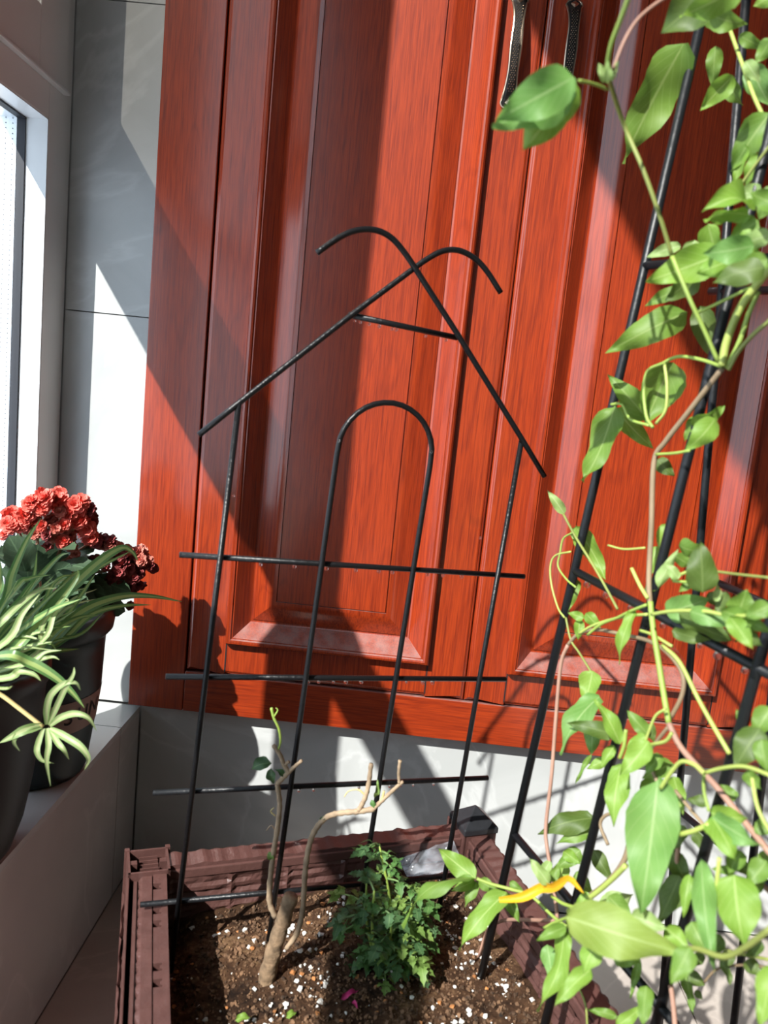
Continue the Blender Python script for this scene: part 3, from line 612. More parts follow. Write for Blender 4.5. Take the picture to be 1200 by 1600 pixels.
# ================================================================ CLIMBING VINE
vine = empty('climbing_vine', (.115, -.40, ZS), 'leafy green climbing vine twining over the A-frame trellis', 'plant')
def vp(x, y, off=0.0):
    d = ray(x, y).normalized(); t = (O2 - CAM).dot(n2) / d.dot(n2)
    t = max(.37, min(.72, t)) - off
    return CAM + d * max(t, .3)
PXM = lambda p: (p - CAM).dot(RF) / FPX       # metres per pixel at p
LEAVES = [  # base x,y, tip x,y, width px, tone, offset towards lens, tilt, bend, cup, tip offset
 (1125, -12, 1032, 52, 88, 2, .10, .3, .1, .3, 0), (1160, -25, 1062, 26, 60, 0, .11, -.2, .1, .2, 0), (1100, 18, 1168, 38, 42, 1, .05, .3, .1, .3, 0),
 (1069, 68, 972, 256, 86, 1, .02, -.25, .08, .15, .02), (1118, 72, 1114, 139, 28, 1, -.02, .2, .1, .2, 0), (1146, 118, 1094, 173, 40, 0, -.01, -.3, .1, .3, 0),
 (1135, 120, 1160, 165, 34, 1, -.03, .3, .1, .2, 0), (1155, 55, 1197, 76, 24, 1, 0, .2, .1, .2, 0), (1172, 100, 1204, 166, 44, 4, -.02, .3, .1, .3, 0), (1165, 95, 1188, 130, 26, 3, .01, 0, .1, .2, 0),
 (1204, 176, 1143, 268, 58, 1, 0, .2, .12, .2, 0), (1164, 225, 1147, 286, 24, 0, .01, .5, .1, .3, 0), (1220, -15, 1177, 10, 34, 0, 0, .2, .1, .2, 0), (1190, 190, 1210, 262, 40, 0, -.01, -.2, .1, .2, 0),
 (899, 124, 769, 198, 74, 4, .26, .5, .18, .35, .01), (892, 118, 817, 236, 78, 0, .25, -.5, .12, .3, 0), (897, 121, 774, 188, 84, 4, .268, .05, .1, .12, 0),
 (1172, 326, 1096, 332, 46, 0, .05, .9, .25, .5, .02), (1170, 335, 1100, 345, 30, 0, .06, -.6, .2, .4, .02), (1222, 322, 1170, 300, 44, 1, .06, .3, .15, .3, 0), (1190, 300, 1147, 302, 34, 3, 0, .2, .1, .2, 0),
 (1132, 395, 1009, 440, 70, 0, .05, .2, .12, .25, .01), (1064, 384, 1009, 403, 24, 3, .03, .2, .1, .2, 0), (1064, 452, 1007, 479, 26, 1, .01, .2, .1, .2, 0), (1090, 430, 1040, 470, 46, 2, .02, -.3, .1, .3, 0),
 (1178, 384, 1098, 396, 54, 4, .06, -.2, .1, .2, 0), (1195, 418, 1113, 442, 48, 2, .06, .4, .1, .2, 0), (1106, 350, 1122, 426, 42, 0, .05, .3, .1, .3, 0), (1205, 366, 1140, 386, 34, 3, .05, 0, .1, .2, 0), (1215, 290, 1185, 345, 40, 1, .04, .2, .1, .2, 0),
 (1074, 487, 946, 552, 56, 1, 0, .25, .06, .2, .01), (1094, 478, 1109, 558, 44, 2, -.02, .2, .1, .2, 0), (1012, 656, 949, 585, 42, 1, -.01, .3, .1, .2, 0),
 (1052, 566, 1008, 664, 78, 1, -.01, -.2, .15, .5, 0), (961, 633, 911, 753, 54, 1, .02, .35, .18, .2, .02), (961, 638, 1022, 702, 36, 0, 0, .2, .1, .2, 0), (1080, 664, 1132, 633, 34, 0, .01, .5, .2, .3, 0), (1118, 654, 1071, 703, 42, 0, .02, -.3, .2, .2, 0), (1026, 718, 1054, 744, 28, 2, 0, .1, .1, .2, 0),
 (882, 803, 855, 766, 20, 3, 0, .2, .1, .4, 0), (899, 822, 947, 907, 36, 0, 0, .4, .15, .2, 0), (893, 826, 932, 856, 26, 1, -.01, .2, .1, .2, 0), (902, 905, 887, 957, 22, 1, -.01, .2, .1, .2, 0),
 (912, 966, 887, 957, 18, 0, .01, .1, .1, .2, 0), (915, 958, 939, 984, 22, 0, .01, .1, .1, .2, 0), (906, 968, 903, 1001, 20, 0, .01, .1, .1, .2, 0), (992, 953, 967, 1038, 24, 0, .02, .3, .15, .3, 0),
 (1060, 852, 1106, 858, 28, 1, .01, .7, .2, .3, 0), (1098, 926, 1094, 844, 56, 2, .03, .1, .08, .2, 0), (1042, 818, 1030, 862, 26, 0, -.02, .2, .1, .2, 0), (1026, 853, 1016, 902, 22, 0, -.02, .2, .1, .2, 0), (1028, 918, 1060, 858, 20, 3, .02, .4, .1, .5, 0), (1055, 868, 1085, 885, 26, 1, -.02, .4, .1, .2, 0),
 (1040, 958, 1110, 934, 52, 4, .03, .1, .1, .2, 0), (1118, 940, 1121, 911, 16, 3, .01, .2, .1, .3, 0), (1108, 925, 1125, 950, 22, 2, -.02, .2, .1, .3, 0), (1152, 968, 1168, 921, 56, 1, .03, .2, .1, .2, 0), (1078, 955, 1146, 977, 34, 4, .05, .1, .1, .2, 0), (1060, 958, 1152, 1002, 36, 2, .03, .5, .1, .3, 0), (1140, 963, 1177, 1015, 36, 0, .05, .2, .1, .2, 0), (1126, 953, 1206, 988, 38, 1, .05, .3, .1, .3, 0),
 (926, 1048, 914, 1098, 42, 0, .02, .2, .1, .25, 0), (937, 1088, 874, 1178, 50, 4, .02, .3, .15, .2, .01), (962, 1148, 885, 1130, 32, 2, .03, .2, .08, .2, 0), (925, 1133, 924, 1180, 30, 4, .01, .2, .1, .3, 0), (924, 1178, 899, 1226, 9, 1, .01, .2, .15, .2, 0), (969, 1163, 929, 1092, 30, 0, .04, .4, .15, .3, 0),
 (1012, 1147, 979, 1109, 28, 1, .01, .1, .1, .2, 0), (1010, 1150, 977, 1168, 24, 0, .03, .2, .1, .2, 0), (1015, 1130, 1022, 1160, 20, 2, .0, .2, .1, .2, 0), (971, 1195, 958, 1291, 44, 0, .04, .2, .1, .2, .01), (1014, 1158, 968, 1212, 44, 0, .05, .3, .15, .3, 0), (946, 1188, 917, 1201, 20, 0, 0, .1, .1, .2, 0),
 (1028, 1218, 1001, 1430, 92, 4, .06, .15, .1, .15, .03), (1052, 1213, 1067, 1274, 30, 0, 0, .2, .1, .2, 0), (1052, 1193, 1003, 1216, 34, 1, 0, .2, .1, .2, 0), (1022, 1215, 1000, 1262, 30, 1, .0, .2, .1, .2, 0),
 (1110, 1270, 1169, 1279, 42, 0, .04, .3, .1, .2, 0), (1113, 1276, 1193, 1323, 46, 4, .05, .2, .1, .2, .01), (1112, 1276, 1150, 1348, 48, 0, .05, -.2, .1, .2, .01), (1107, 1252, 1073, 1249, 22, 2, .02, .2, .1, .2, 0), (1148, 1362, 1111, 1358, 18, 1, 0, .2, .1, .2, 0),
 (1188, 1138, 1148, 1202, 52, 2, .02, .3, .1, .2, 0), (1206, 1105, 1178, 1152, 42, 1, .01, .2, .1, .2, 0), (1190, 1155, 1200, 1208, 34, 1, .03, .2, .1, .2, 0), (1165, 1130, 1150, 1108, 20, 1, .0, .2, .1, .2, 0),
 (1147, 1366, 1163, 1482, 80, 0, .04, .1, .12, .2, 0), (1096, 1345, 1117, 1524, 38, 4, .05, .3, .1, .2, .02), (1212, 1508, 1188, 1606, 44, 0, .05, .2, .1, .2, 0), (1062, 1368, 1028, 1442, 44, 2, .01, .3, .1, .2, 0), (1078, 1366, 1068, 1434, 24, 0, .02, .2, .1, .2, 0),
 (884, 1432, 1068, 1490, 84, 5, .21, .25, .06, .15, 0), (1078, 1480, 1048, 1538, 40, 1, .12, .2, .1, .2, 0), (932, 1472, 911, 1522, 42, 0, .14, .2, .1, .2, 0), (924, 1514, 866, 1573, 32, 0, .12, .3, .1, .3, 0), (882, 1452, 838, 1580, 34, 0, .10, .4, .3, .3, 0), (855, 1476, 863, 1535, 29, 4, .08, .2, .1, .2, 0), (885, 1448, 838, 1470, 24, 1, .10, .2, .2, .2, 0),
 (963, 1604, 1005, 1571, 24, 0, .05, .2, .1, .2, 0), (965, 1588, 915, 1577, 15, 1, .05, .2, .1, .2, 0), (1000, 1500, 985, 1560, 15, 1, .02, .2, .1, .2, 0), (1010, 1540, 1005, 1606, 30, 1, .08, .2, .1, .2, 0),
 (743, 1373, 684, 1325, 40, 0, .03, .2, .1, .2, 0), (738, 1372, 627, 1446, 24, 1, .04, .7, .22, .4, 0), (742, 1376, 705, 1392, 20, 0, .02, -.2, .2, .2, 0), (745, 1378, 726, 1417, 22, 1, .02, .2, .1, .2, 0), (792, 1394, 717, 1484, 42, 0, .05, .3, .12, .2, 0), (748, 1376, 778, 1394, 22, 1, .03, .2, .1, .2, 0), (790, 1396, 812, 1442, 22, 1, .03, .2, .1, .2, 0), (796, 1378, 818, 1392, 14, 1, .02, .2, .1, .2, 0),
 (928, 1278, 840, 1303, 42, 2, -.03, .3, .12, .3, 0), (930, 1300, 868, 1318, 26, 1, -.03, .2, .1, .2, 0), (907, 1328, 869, 1356, 30, 1, -.02, .2, .1, .2, 0), (884, 1348, 868, 1388, 26, 0, -.02, .2, .1, .2, 0), (928, 1328, 957, 1378, 28, 2, -.03, .2, .1, .2, 0), (900, 1362, 928, 1398, 26, 1, -.02, .2, .1, .2, 0), (940, 1426, 990, 1398, 44, 3, .03, .2, .1, .3, 0), (908, 1408, 944, 1423, 22, 0, .05, .1, .1, .2, 0), (907, 1424, 889, 1460, 20, 0, .07, .1, .1, .2, 0), (910, 1425, 930, 1455, 18, 1, .07, .1, .1, .2, 0), (858, 1382, 827, 1341, 24, 3, .10, .2, .1, .3, 0), (862, 1378, 874, 1346, 18, 1, .08, .2, .1, .3, 0),
 (1070, 1522, 1084, 1585, 20, 1, -.05, .3, .1, .2, 0), (1075, 1522, 1102, 1540, 26, 2, -.05, .2, .1, .2, 0), (1086, 1548, 1098, 1562, 14, 2, -.05, .2, .1, .2, 0), (1145, 1488, 1124, 1512, 24, 2, -.03, .2, .1, .2, 0), (1128, 1505, 1142, 1542, 14, 2, -.03, .6, .2, .3, 0), (1165, 1500, 1188, 1526, 26, 2, -.03, .3, .1, .3, 0), (1100, 1492, 1082, 1512, 22, 2, -.04, .3, .1, .3, 0), (1190, 1470, 1165, 1495, 26, 2, -.02, .3, .1, .2, 0),
 (948, 128, 934, 98, 16, 3, .24, .2, .1, .3, 0), (952, 128, 966, 94, 14, 3, .24, .2, .1, .3, 0), (950, 130, 948, 92, 16, 3, .245, .2, .1, .3, 0), (1178, 1395, 1195, 1365, 18, 1, -.01, .2, .1, .2, 0), (1150, 1345, 1182, 1372, 26, 2, .01, .3, .1, .2, 0), (1188, 1330, 1204, 1352, 22, 1, .0, .2, .1, .2, 0),
 (1185, 345, 1140, 372, 40, 1, 0.05, .25, .12, .25, 0), (1200, 405, 1150, 425, 40, 1, 0.05, .25, .12, .25, 0), (1150, 405, 1088, 428, 46, 0, 0.055, .25, .12, .25, 0), (1110, 395, 1058, 432, 50, 0, 0.045, .25, .12, .25, 0), (1085, 375, 1075, 440, 34, 3, 0.05, .25, .12, .25, 0), (1160, 360, 1186, 398, 26, 0, 0.06, .25, .12, .25, 0), (1205, 60, 1180, 100, 30, 1, 0.0, .25, .12, .25, 0), (1190, 240, 1165, 292, 30, 0, 0.0, .25, .12, .25, 0), (1090, 650, 1070, 690, 22, 1, 0.0, .25, .12, .25, 0), (1060, 905, 1040, 880, 20, 3, 0.02, .25, .12, .25, 0), (1030, 905, 1004, 930, 22, 2, 0.0, .25, .12, .25, 0), (1090, 905, 1060, 926, 20, 1, 0.0, .25, .12, .25, 0), (1135, 925, 1118, 962, 24, 2, 0.0, .25, .12, .25, 0), (1204, 945, 1163, 966, 34, 1, 0.04, .25, .12, .25, 0), (1050, 985, 1112, 1000, 26, 2, 0.03, .25, .12, .25, 0), (1150, 985, 1192, 1010, 30, 2, 0.04, .25, .12, .25, 0), (1000, 1150, 984, 1192, 26, 1, 0.02, .25, .12, .25, 0), (1035, 1180, 1008, 1212, 28, 1, 0.02, .25, .12, .25, 0), (960, 1165, 938, 1202, 20, 0, 0.02, .25, .12, .25, 0), (1070, 1290, 1045, 1332, 30, 2, 0.0, .25, .12, .25, 0), (1085, 1300, 1102, 1332, 22, 2, 0.0, .25, .12, .25, 0), (1180, 1285, 1208, 1302, 30, 1, 0.02, .25, .12, .25, 0), (1160, 1330, 1138, 1366, 34, 1, 0.02, .25, .12, .25, 0), (1198, 1345, 1168, 1382, 40, 1, 0.02, .25, .12, .25, 0), (1050, 1330, 1077, 1388, 36, 2, 0.0, .25, .12, .25, 0), (950, 1400, 988, 1442, 40, 1, 0.05, .25, .12, .25, 0), (985, 1430, 1042, 1452, 40, 3, 0.12, .25, .12, .25, 0), (960, 1480, 1002, 1502, 50, 1, 0.1, .25, .12, .25, 0), (1080, 1440, 1107, 1492, 40, 1, 0.02, .25, .12, .25, 0), (1040, 1450, 1077, 1482, 34, 0, 0.08, .25, .12, .25, 0), (880, 1330, 907, 1350, 22, 0, 0.0, .25, .12, .25, 0), (860, 1345, 844, 1376, 18, 3, 0.03, .25, .12, .25, 0), (920, 1395, 898, 1422, 20, 0, 0.06, .25, .12, .25, 0), (1125, 1460, 1110, 1500, 30, 2, 0.0, .25, .12, .25, 0), (1150, 1250, 1125, 1225, 26, 1, 0.01, .25, .12, .25, 0), (1165, 1205, 1190, 1235, 30, 1, 0.02, .25, .12, .25, 0),
]
for i, (bx, by, tx, ty, wpx, tone, off, tilt, bend, cup, toff) in enumerate(LEAVES):
    b_ = vp(bx, by, off)
    d = ray(tx, ty).normalized(); t_ = CAM + d * ((b_ - CAM).length - toff)
    rr = random.Random(i); mb = MB()
    leaf_mb(mb, b_, t_, 1.38 * wpx * PXM(b_) * (1.0 / max(.7, math.cos(tilt))), tilt + rr.uniform(-.15, .15), bend * rr.choice((1, 1, -.6)), cup * rr.choice((1, 1, -1)), .062, 16, 8, 'ovate', i, None, rr.uniform(-.35, .35))
    mb.build('leaf', 'v%d' % tone, vine, True)
STEMS = [  # material, radius mm, offset, pixels
 ('sbrown', 1.9, .016, ((1130, 574), (1075, 645), (1040, 690), (1022, 722), (1018, 820), (1014, 905), (1016, 945))), ('sgreen', 2.0, .02, ((1016, 940), (1021, 985), (1030, 1040), (1038, 1090), (1045, 1130))),
 ('spink', 2.0, .02, ((1045, 1130), (1062, 1165), (1090, 1198), (1120, 1230), (1160, 1280), (1205, 1335))), ('sbrown', 1.5, .01, ((1048, 1122), (1066, 1085), (1066, 1052), (1045, 1022), (1015, 1002), (975, 992), (935, 984), (905, 990), (887, 1008))),
 ('spink', 1.5, .03, ((887, 1008), (876, 1040), (868, 1130), (862, 1210), (853, 1290), (855, 1325), (866, 1390), (871, 1440))),
 ('sgreen', 1.3, (.05, .10), ((1122, 565), (1100, 515), (1078, 468), (1050, 400))), ('solive', 1.3, (.10, .24), ((1050, 400), (1030, 335), (1005, 265), (975, 195), (955, 135), (948, 108))), ('sgreen', 1.2, (.24, .26), ((948, 108), (955, 70), (970, 30), (985, -10))), ('spink', .9, (.24, .2), ((958, 108), (975, 65), (995, 32), (1022, 8), (1050, -10))), ('sgreen', .8, (.235, .26), ((950, 140), (930, 132), (905, 126))),
 ('syel', 2.5, .02, ((1128, 572), (1135, 535), (1155, 485), (1180, 448), (1215, 405))), ('sgreen', 1.6, .015, ((1135, 575), (1155, 535), (1170, 490), (1185, 455))), ('solive', 1.4, .015, ((1138, 578), (1155, 548), (1180, 520), (1210, 495))), ('sgreen', 1.1, .02, ((1092, 488), (1130, 470), (1175, 448))), ('sgreen', 1.2, .02, ((1128, 573), (1095, 562), (1060, 557), (1035, 568), (1012, 580), (1006, 610), (1010, 650), (1020, 668))), ('syel', 1.1, .025, ((1038, 568), (1042, 600), (1040, 640), (1025, 662))), ('sgreen', 1.1, .02, ((1015, 665), (985, 655), (972, 632), (955, 632))), ('sgreen', 1.0, .02, ((1025, 710), (1055, 708), (1078, 704))),
 ('syel', 1.3, .0, ((1140, 45), (1158, 95), (1178, 150), (1200, 200), (1212, 250))), ('solive', 1.0, .01, ((1150, 300), (1175, 265), (1205, 225))), ('solive', .9, .0, ((1120, 893), (1150, 897), (1205, 903))),
 ('solive', 1.0, .01, ((880, 803), (900, 840), (925, 880), (945, 915), (965, 952))), ('syel', .8, .0, ((1008, 856), (975, 858), (950, 852))), ('sgreen', .8, .01, ((895, 832), (880, 842), (875, 865), (872, 885), (885, 905), (900, 918))), ('syel', .8, .01, ((892, 862), (868, 868), (860, 885), (862, 915), (872, 950), (882, 965))), ('solive', .9, .01, ((884, 965), (892, 1000), (905, 1020), (925, 1052))),
 ('syel', 1.1, .02, ((1012, 960), (985, 962), (955, 968), (925, 978), (905, 990))), ('sgreen', 1.1, .025, ((1010, 945), (985, 955), (965, 965), (940, 975), (918, 992))), ('syel', 1.3, .02, ((1012, 935), (1000, 915), (987, 888))), ('syel', 1.1, .015, ((1050, 905), (1070, 895), (1087, 890))), ('sgreen', 1.0, .015, ((1052, 908), (1080, 910), (1100, 912))), ('syel', 1.2, .04, ((1018, 960), (1050, 955), (1100, 955), (1140, 962), (1200, 962))), ('syel', 1.1, .015, ((1000, 985), (1020, 992), (1050, 1010))),
 ('syel', 1.4, .012, ((1035, 1008), (1062, 1035), (1090, 1090), (1115, 1135), (1140, 1178))), ('syel', 1.0, .03, ((1040, 1108), (1025, 1118), (1015, 1140), (1008, 1160))), ('syel', 1.2, .045, ((1050, 1145), (1040, 1158), (1020, 1163), (1005, 1168))), ('sgreen', 1.3, .045, ((978, 1140), (975, 1165), (968, 1185))), ('sbrown', 1.3, .02, ((1045, 1135), (1025, 1160), (1012, 1180), (1018, 1200), (1028, 1225))), ('syel', 1.3, .065, ((1032, 1232), (1050, 1205), (1065, 1190), (1085, 1195), (1100, 1208))), ('syel', 1.1, .06, ((1100, 1208), (1130, 1200), (1165, 1198), (1205, 1212))), ('sgreen', 1.0, .05, ((1100, 1208), (1100, 1235), (1108, 1268))), ('syel', 1.5, .055, ((1062, 1304), (1085, 1298), (1108, 1288))),
 ('syel', 1.3, .05, ((1124, 1340), (1120, 1380), (1116, 1420), (1112, 1455))), ('sbrown', 2.0, .02, ((985, 1262), (985, 1305), (975, 1345), (950, 1378), (910, 1408))), ('syel', 1.8, .06, ((888, 1424), (925, 1400), (955, 1375), (978, 1352))), ('sgreen', 1.2, .09, ((905, 1420), (880, 1412), (862, 1400))), ('sgreen', 1.0, .09, ((850, 1450), (870, 1440), (900, 1432), (940, 1445))), ('sgreen', 1.2, .06, ((745, 1373), (770, 1382), (800, 1390), (830, 1400), (862, 1430), (885, 1448))), ('sbrown', 1.3, .0, ((950, 1320), (938, 1290), (945, 1275), (960, 1270))), ('sbrown', 1.2, .01, ((1055, 1235), (1075, 1260), (1100, 1290))), ('spink', 1.6, -.02, ((1150, 1345), (1175, 1368), (1210, 1400))), ('solive', 1.5, .10, ((1040, 1490), (1085, 1482), (1130, 1495), (1165, 1480), (1205, 1450))), ('solive', 1.0, -.02, ((1120, 1480), (1155, 1490), (1205, 1500))), ('sbrown', .8, -.04, ((1100, 1535), (1120, 1515), (1160, 1508), (1205, 1512))), ('spink', 1.6, .02, ((1048, 1540), (1052, 1570), (1055, 1606))), ('spink', 1.6, .0, ((1060, 1320), (1055, 1375), (1052, 1420))), ('syel', 1.1, .05, ((1175, 1215), (1182, 1255), (1192, 1280), (1204, 1300))), ('solive', .9, .0, ((870, 1440), (880, 1500), (912, 1560), (918, 1606))),
]
for mt, rmm, off, px in STEMS:
    oa, ob = off if isinstance(off, tuple) else (off, off)
    pts = catmull([vp(x, y, oa + (ob - oa) * q / (len(px) - 1)) for q, (x, y) in enumerate(px)], 6)
    MB().tube(pts, rmm / 1000.0, 7).build('stem', mt, vine, True)
# base of the vine: pinkish stems running down into the soil
MB().tube(catmull([vp(870, 1438, .03), V((.125, -.41, ZS + .04)), V((.115, -.40, ZS - .01))], 6), .0016, 7).build('stem', 'spink', vine, True)
# withered yellow leaf
yp = [vp(x, y, .10) for x, y in ((780, 1406), (815, 1402), (845, 1388), (865, 1386), (888, 1374), (902, 1385), (912, 1396))]
ribbon(yp, .0065, CAM - yp[2], .9).build('withered_leaf', 'yellow', vine, True)['label'] = 'withered yellow leaf'
wd = MB(); rnd = random.Random(5)            # dew on the big leaves is left to the droplets on the bars
# ================================================================ BARE-STEMMED OLD PLANT
bare = empty('pruned_plant', tuple(onZ(418, 1532, -.5112)), 'pruned leafless plant with a stump and two bent twigs', 'plant')
YB = -.4595
def by(x, y, dy=0): return onY(x, y, YB + dy)
MB().tube(catmull([by(411, 1556), by(420, 1515), by(431, 1475), by(442, 1440), by(455, 1400)], 5), [.0078 - .0016 * i / 20 + .0006 * math.sin(i * 1.7) + .0004 * math.sin(i * 3.1) for i in range(21)], 12).build('stump', 'stump', bare, True)
def twig(px, r0, r1, mat='twig', dy=0):
    pts = catmull([by(x, y, dy) for x, y in px], 6); k = len(pts)
    MB().tube(pts, [(r0 + (r1 - r0) * i / (k - 1)) * (1 + .12 * math.sin(i * 2.3)) * .00078 for i in range(k)], 8).build('twig', mat, bare, True)
twig(((430, 1433), (421, 1405), (425, 1350), (434, 1290), (437, 1255), (433, 1225)), 3.3, 2.6); twig(((433, 1225), (446, 1212), (458, 1200), (472, 1188)), 2.9, 1.8); twig(((452, 1206), (444, 1196), (438, 1180), (427, 1164)), 2.4, 2.2); twig(((450, 1208), (446, 1195), (452, 1190)), 2.2, 1.8)
twig(((433, 1176), (438, 1160), (436, 1140), (428, 1122), (424, 1106)), 1.2, 1.6, 'sgreen'); twig(((428, 1120), (434, 1110), (431, 1106)), 1.0, .6, 'sgreen')
twig(((447, 1482), (464, 1458), (473, 1420), (477, 1360), (484, 1318), (495, 1293), (512, 1276), (535, 1270), (560, 1268), (585, 1264)), 3.0, 3.2); twig(((560, 1267), (570, 1248), (576, 1225), (580, 1193)), 2.8, 2.5); twig(((583, 1264), (598, 1250), (615, 1234), (630, 1221)), 2.6, 1.8); twig(((624, 1224), (623, 1208), (625, 1188)), 1.7, 2.0)
twig(((572, 1244), (560, 1234), (545, 1236), (538, 1245)), 1.1, .6, 'runner'); twig(((592, 1256), (598, 1245), (600, 1236)), 1.5, 1.3, 'runner'); twig(((432, 1300), (424, 1290), (416, 1298)), .9, .5); twig(((430, 1275), (423, 1268), (428, 1262)), .9, .5, 'runner')
for i, (b, t, wd_, mt) in enumerate((((424, 1192), (392, 1202), 26, 't2'), ((424, 1200), (428, 1224), 18, 't2'), ((444, 1213), (430, 1202), 12, 't2'), ((421, 1330), (428, 1346), 12, 't1'), ((585, 1246), (590, 1218), 9, 't1'), ((580, 1250), (589, 1262), 10, 't0'), ((512, 1276), (498, 1284), 7, 't2'))):
    mb = MB(); leaf_mb(mb, by(*b), by(*t), wd_ * .00066 * 1.2, .4, .2, .4, .08, 8, 4, 'ovate', i); mb.build('leaf', mt, bare, True)
# ================================================================ LEAFY SEEDLING
seed = empty('leafy_seedling', tuple(onZ(600, 1503, -.5112)), 'bushy dark green seedling with feathery lobed leaves in the planter', 'plant')
SBASE = onZ(600, 1503, -.5112); rnd = random.Random(21)
def lobed(mb, base, d, n, L, W, sd_):
    # toothed leaflet
    side = d.cross(n).normalized(); nl = 9; vs = []; uv = []
    for i in range(nl + 1):
        s = i / nl; wv = W * (math.sin(math.pi * min(1, s * 1.02) ** .8) * .9 + .02) * (1 if i % 2 else .62)
        c = base + d * (L * s) - V((0, 0, 1)) * (L * .35 * s * s) + n * (.08 * L * math.sin(s * 6 + sd_))
        for j in (-1, 0, 1): vs.append(c + side * wv * j + n * (.25 * wv * abs(j))); uv.append((.02 + .96 * s, .5 + .5 * j))
    mb.add(vs, [(i * 3 + j, i * 3 + j + 1, i * 3 + 4 + j, i * 3 + 3 + j) for i in range(nl) for j in range(2)], uv)
def compound(base, d, L, mat, pairs=3):
    mb = MB(); pts = [base + d * (L * s) - UP * (L * .45 * s * s) for s in (0, .25, .5, .75, 1)]
    mb.tube(pts, [.0011, .001, .0009, .0008, .0006], 5); mb.uv = [(.01, .5)] * len(mb.v)
    sd = d.cross(UP); sd = sd.normalized() if sd.length > .1 else V((1, 0, 0)); nn = sd.cross(d).normalized()
    for q in range(pairs):
        s = .35 + .55 * q / max(1, pairs - 1); p = base + d * (L * s) - UP * (L * .45 * s * s)
        for e in (-1, 1):
            dd = (d * .55 + sd * e + nn * rnd.uniform(-.3, .5)).normalized(); lobed(mb, p, dd, nn, L * rnd.uniform(.36, .5), L * .17, rnd.random() * 6)
    lobed(mb, pts[-2], (d - UP * .4).normalized(), nn, L * .55, L * .2, 1); mb.build('leaf', mat, seed, True)
for k in range(9):
    th = k * .9 + .3; top = SBASE + V((.025 * math.cos(th) * rnd.uniform(.4, 1.1), .020 * math.sin(th) - .003, rnd.uniform(.045, .085)))
    if k == 0: top = onY(592, 1318, SBASE.y + .01)
    pts = catmull([SBASE + V((.006 * math.cos(th), .006 * math.sin(th), -.008)), SBASE.lerp(top, .5) + V((.008 * math.cos(th), .008 * math.sin(th), 0)), top], 5)
    MB().tube(pts, [.0019 - .0010 * i / 10 for i in range(11)], 7).build('stem', 'sgreen', seed, True)
    for q in range(8):
        s = .18 + .82 * q / 7; p = pts[min(10, int(s * 10))]; a = th + q * 2.4 + rnd.uniform(-.4, .4)
        d = V((math.cos(a), math.sin(a) * .8, rnd.uniform(.05, .7))).normalized()
        compound(p, d, rnd.uniform(.024, .036), rnd.choice(('t0', 't0', 't2', 't2', 't1')), rnd.choice((2, 3)))
for b, t in (((592, 1322), (560, 1316)), ((595, 1330), (622, 1334)), ((598, 1345), (620, 1352)), ((548, 1432), (538, 1440)), ((655, 1405), (668, 1442)), ((648, 1425), (665, 1412)), ((640, 1385), (655, 1378))):
    pb, pt = onY(*b, SBASE.y + .01), onY(*t, SBASE.y - .004); d = pt - pb; L = d.length; compound(pb, d.normalized(), max(L, .018), rnd.choice(('t1', 't0')), 3)
# ================================================================ PLASTIC BAG and scraps
def bagpt(s, t):
    a, b, c, d = onY(622, 1342, -.304), onY(708, 1312, -.284), onY(725, 1352, -.304), onY(640, 1378, -.331)
    p = a.lerp(b, s).lerp(d.lerp(c, s), t); return p
vs = []; nb = 22
for i in range(nb + 1):
    for j in range(nb + 1):
        s, t = i / nb, j / nb; p = bagpt(s, t); nn = V((-.1, -.55, .8)); e = min(s, 1 - s, t, 1 - t)
        vs.append(p + nn * (.006 * min(1, e * 5) + .003 * mnoise.noise(V((s * 5, t * 5, 2))) + .002 * mnoise.noise(V((s * 14, t * 12, 7)))))
bagm = MB().add(vs, [(i * (nb + 1) + j, (i + 1) * (nb + 1) + j, (i + 1) * (nb + 1) + j + 1, i * (nb + 1) + j + 1) for i in range(nb) for j in range(nb)])
o = len(bagm.v); bagm.add([V(v) - V((-.1, -.55, .8)) * .009 * min(1, 6 * min((k // (nb + 1)) / nb, 1 - (k // (nb + 1)) / nb, (k % (nb + 1)) / nb, 1 - (k % (nb + 1)) / nb)) for k, v in enumerate(vs)], [(f[3], f[2], f[1], f[0]) for f in bagm.f[:nb * nb]])
tag(bagm.build('plastic_bag', 'bag', None, True), 'small crumpled clear plastic bag on the soil by the capped post', 'bag')
def scrap(name, px, tip, wpx, mat, label, cat, sd_, group=None):
    mb = MB(); a, b = onZ(*px, -.508), onZ(*tip, -.508)
    leaf_mb(mb, a, b, wpx * .00070, .1, .15, .5, .1, 8, 4, 'ovate', sd_, V((0, -.3, 1))); tag(mb.build(name, mat, None, True), label, cat, group)
scrap('fallen_petal', (532, 1562), (560, 1548), 12, 'pink', 'longer magenta petal fallen on the soil below the seedling', 'petal', 1)
scrap('fallen_petal', (551, 1565), (559, 1576), 9, 'pink', 'short magenta petal fallen on the soil, lower of two', 'petal', 2)
scrap('leaf_scrap', (368, 1594), (392, 1590), 16, 'v0', 'green leaf scrap on soil at the bottom edge, nearest planter side', 'leaf', 3)
scrap('leaf_scrap', (447, 1590), (463, 1582), 14, 'v0', 'small pale green leaf scrap on soil right of the other scrap', 'leaf', 4)
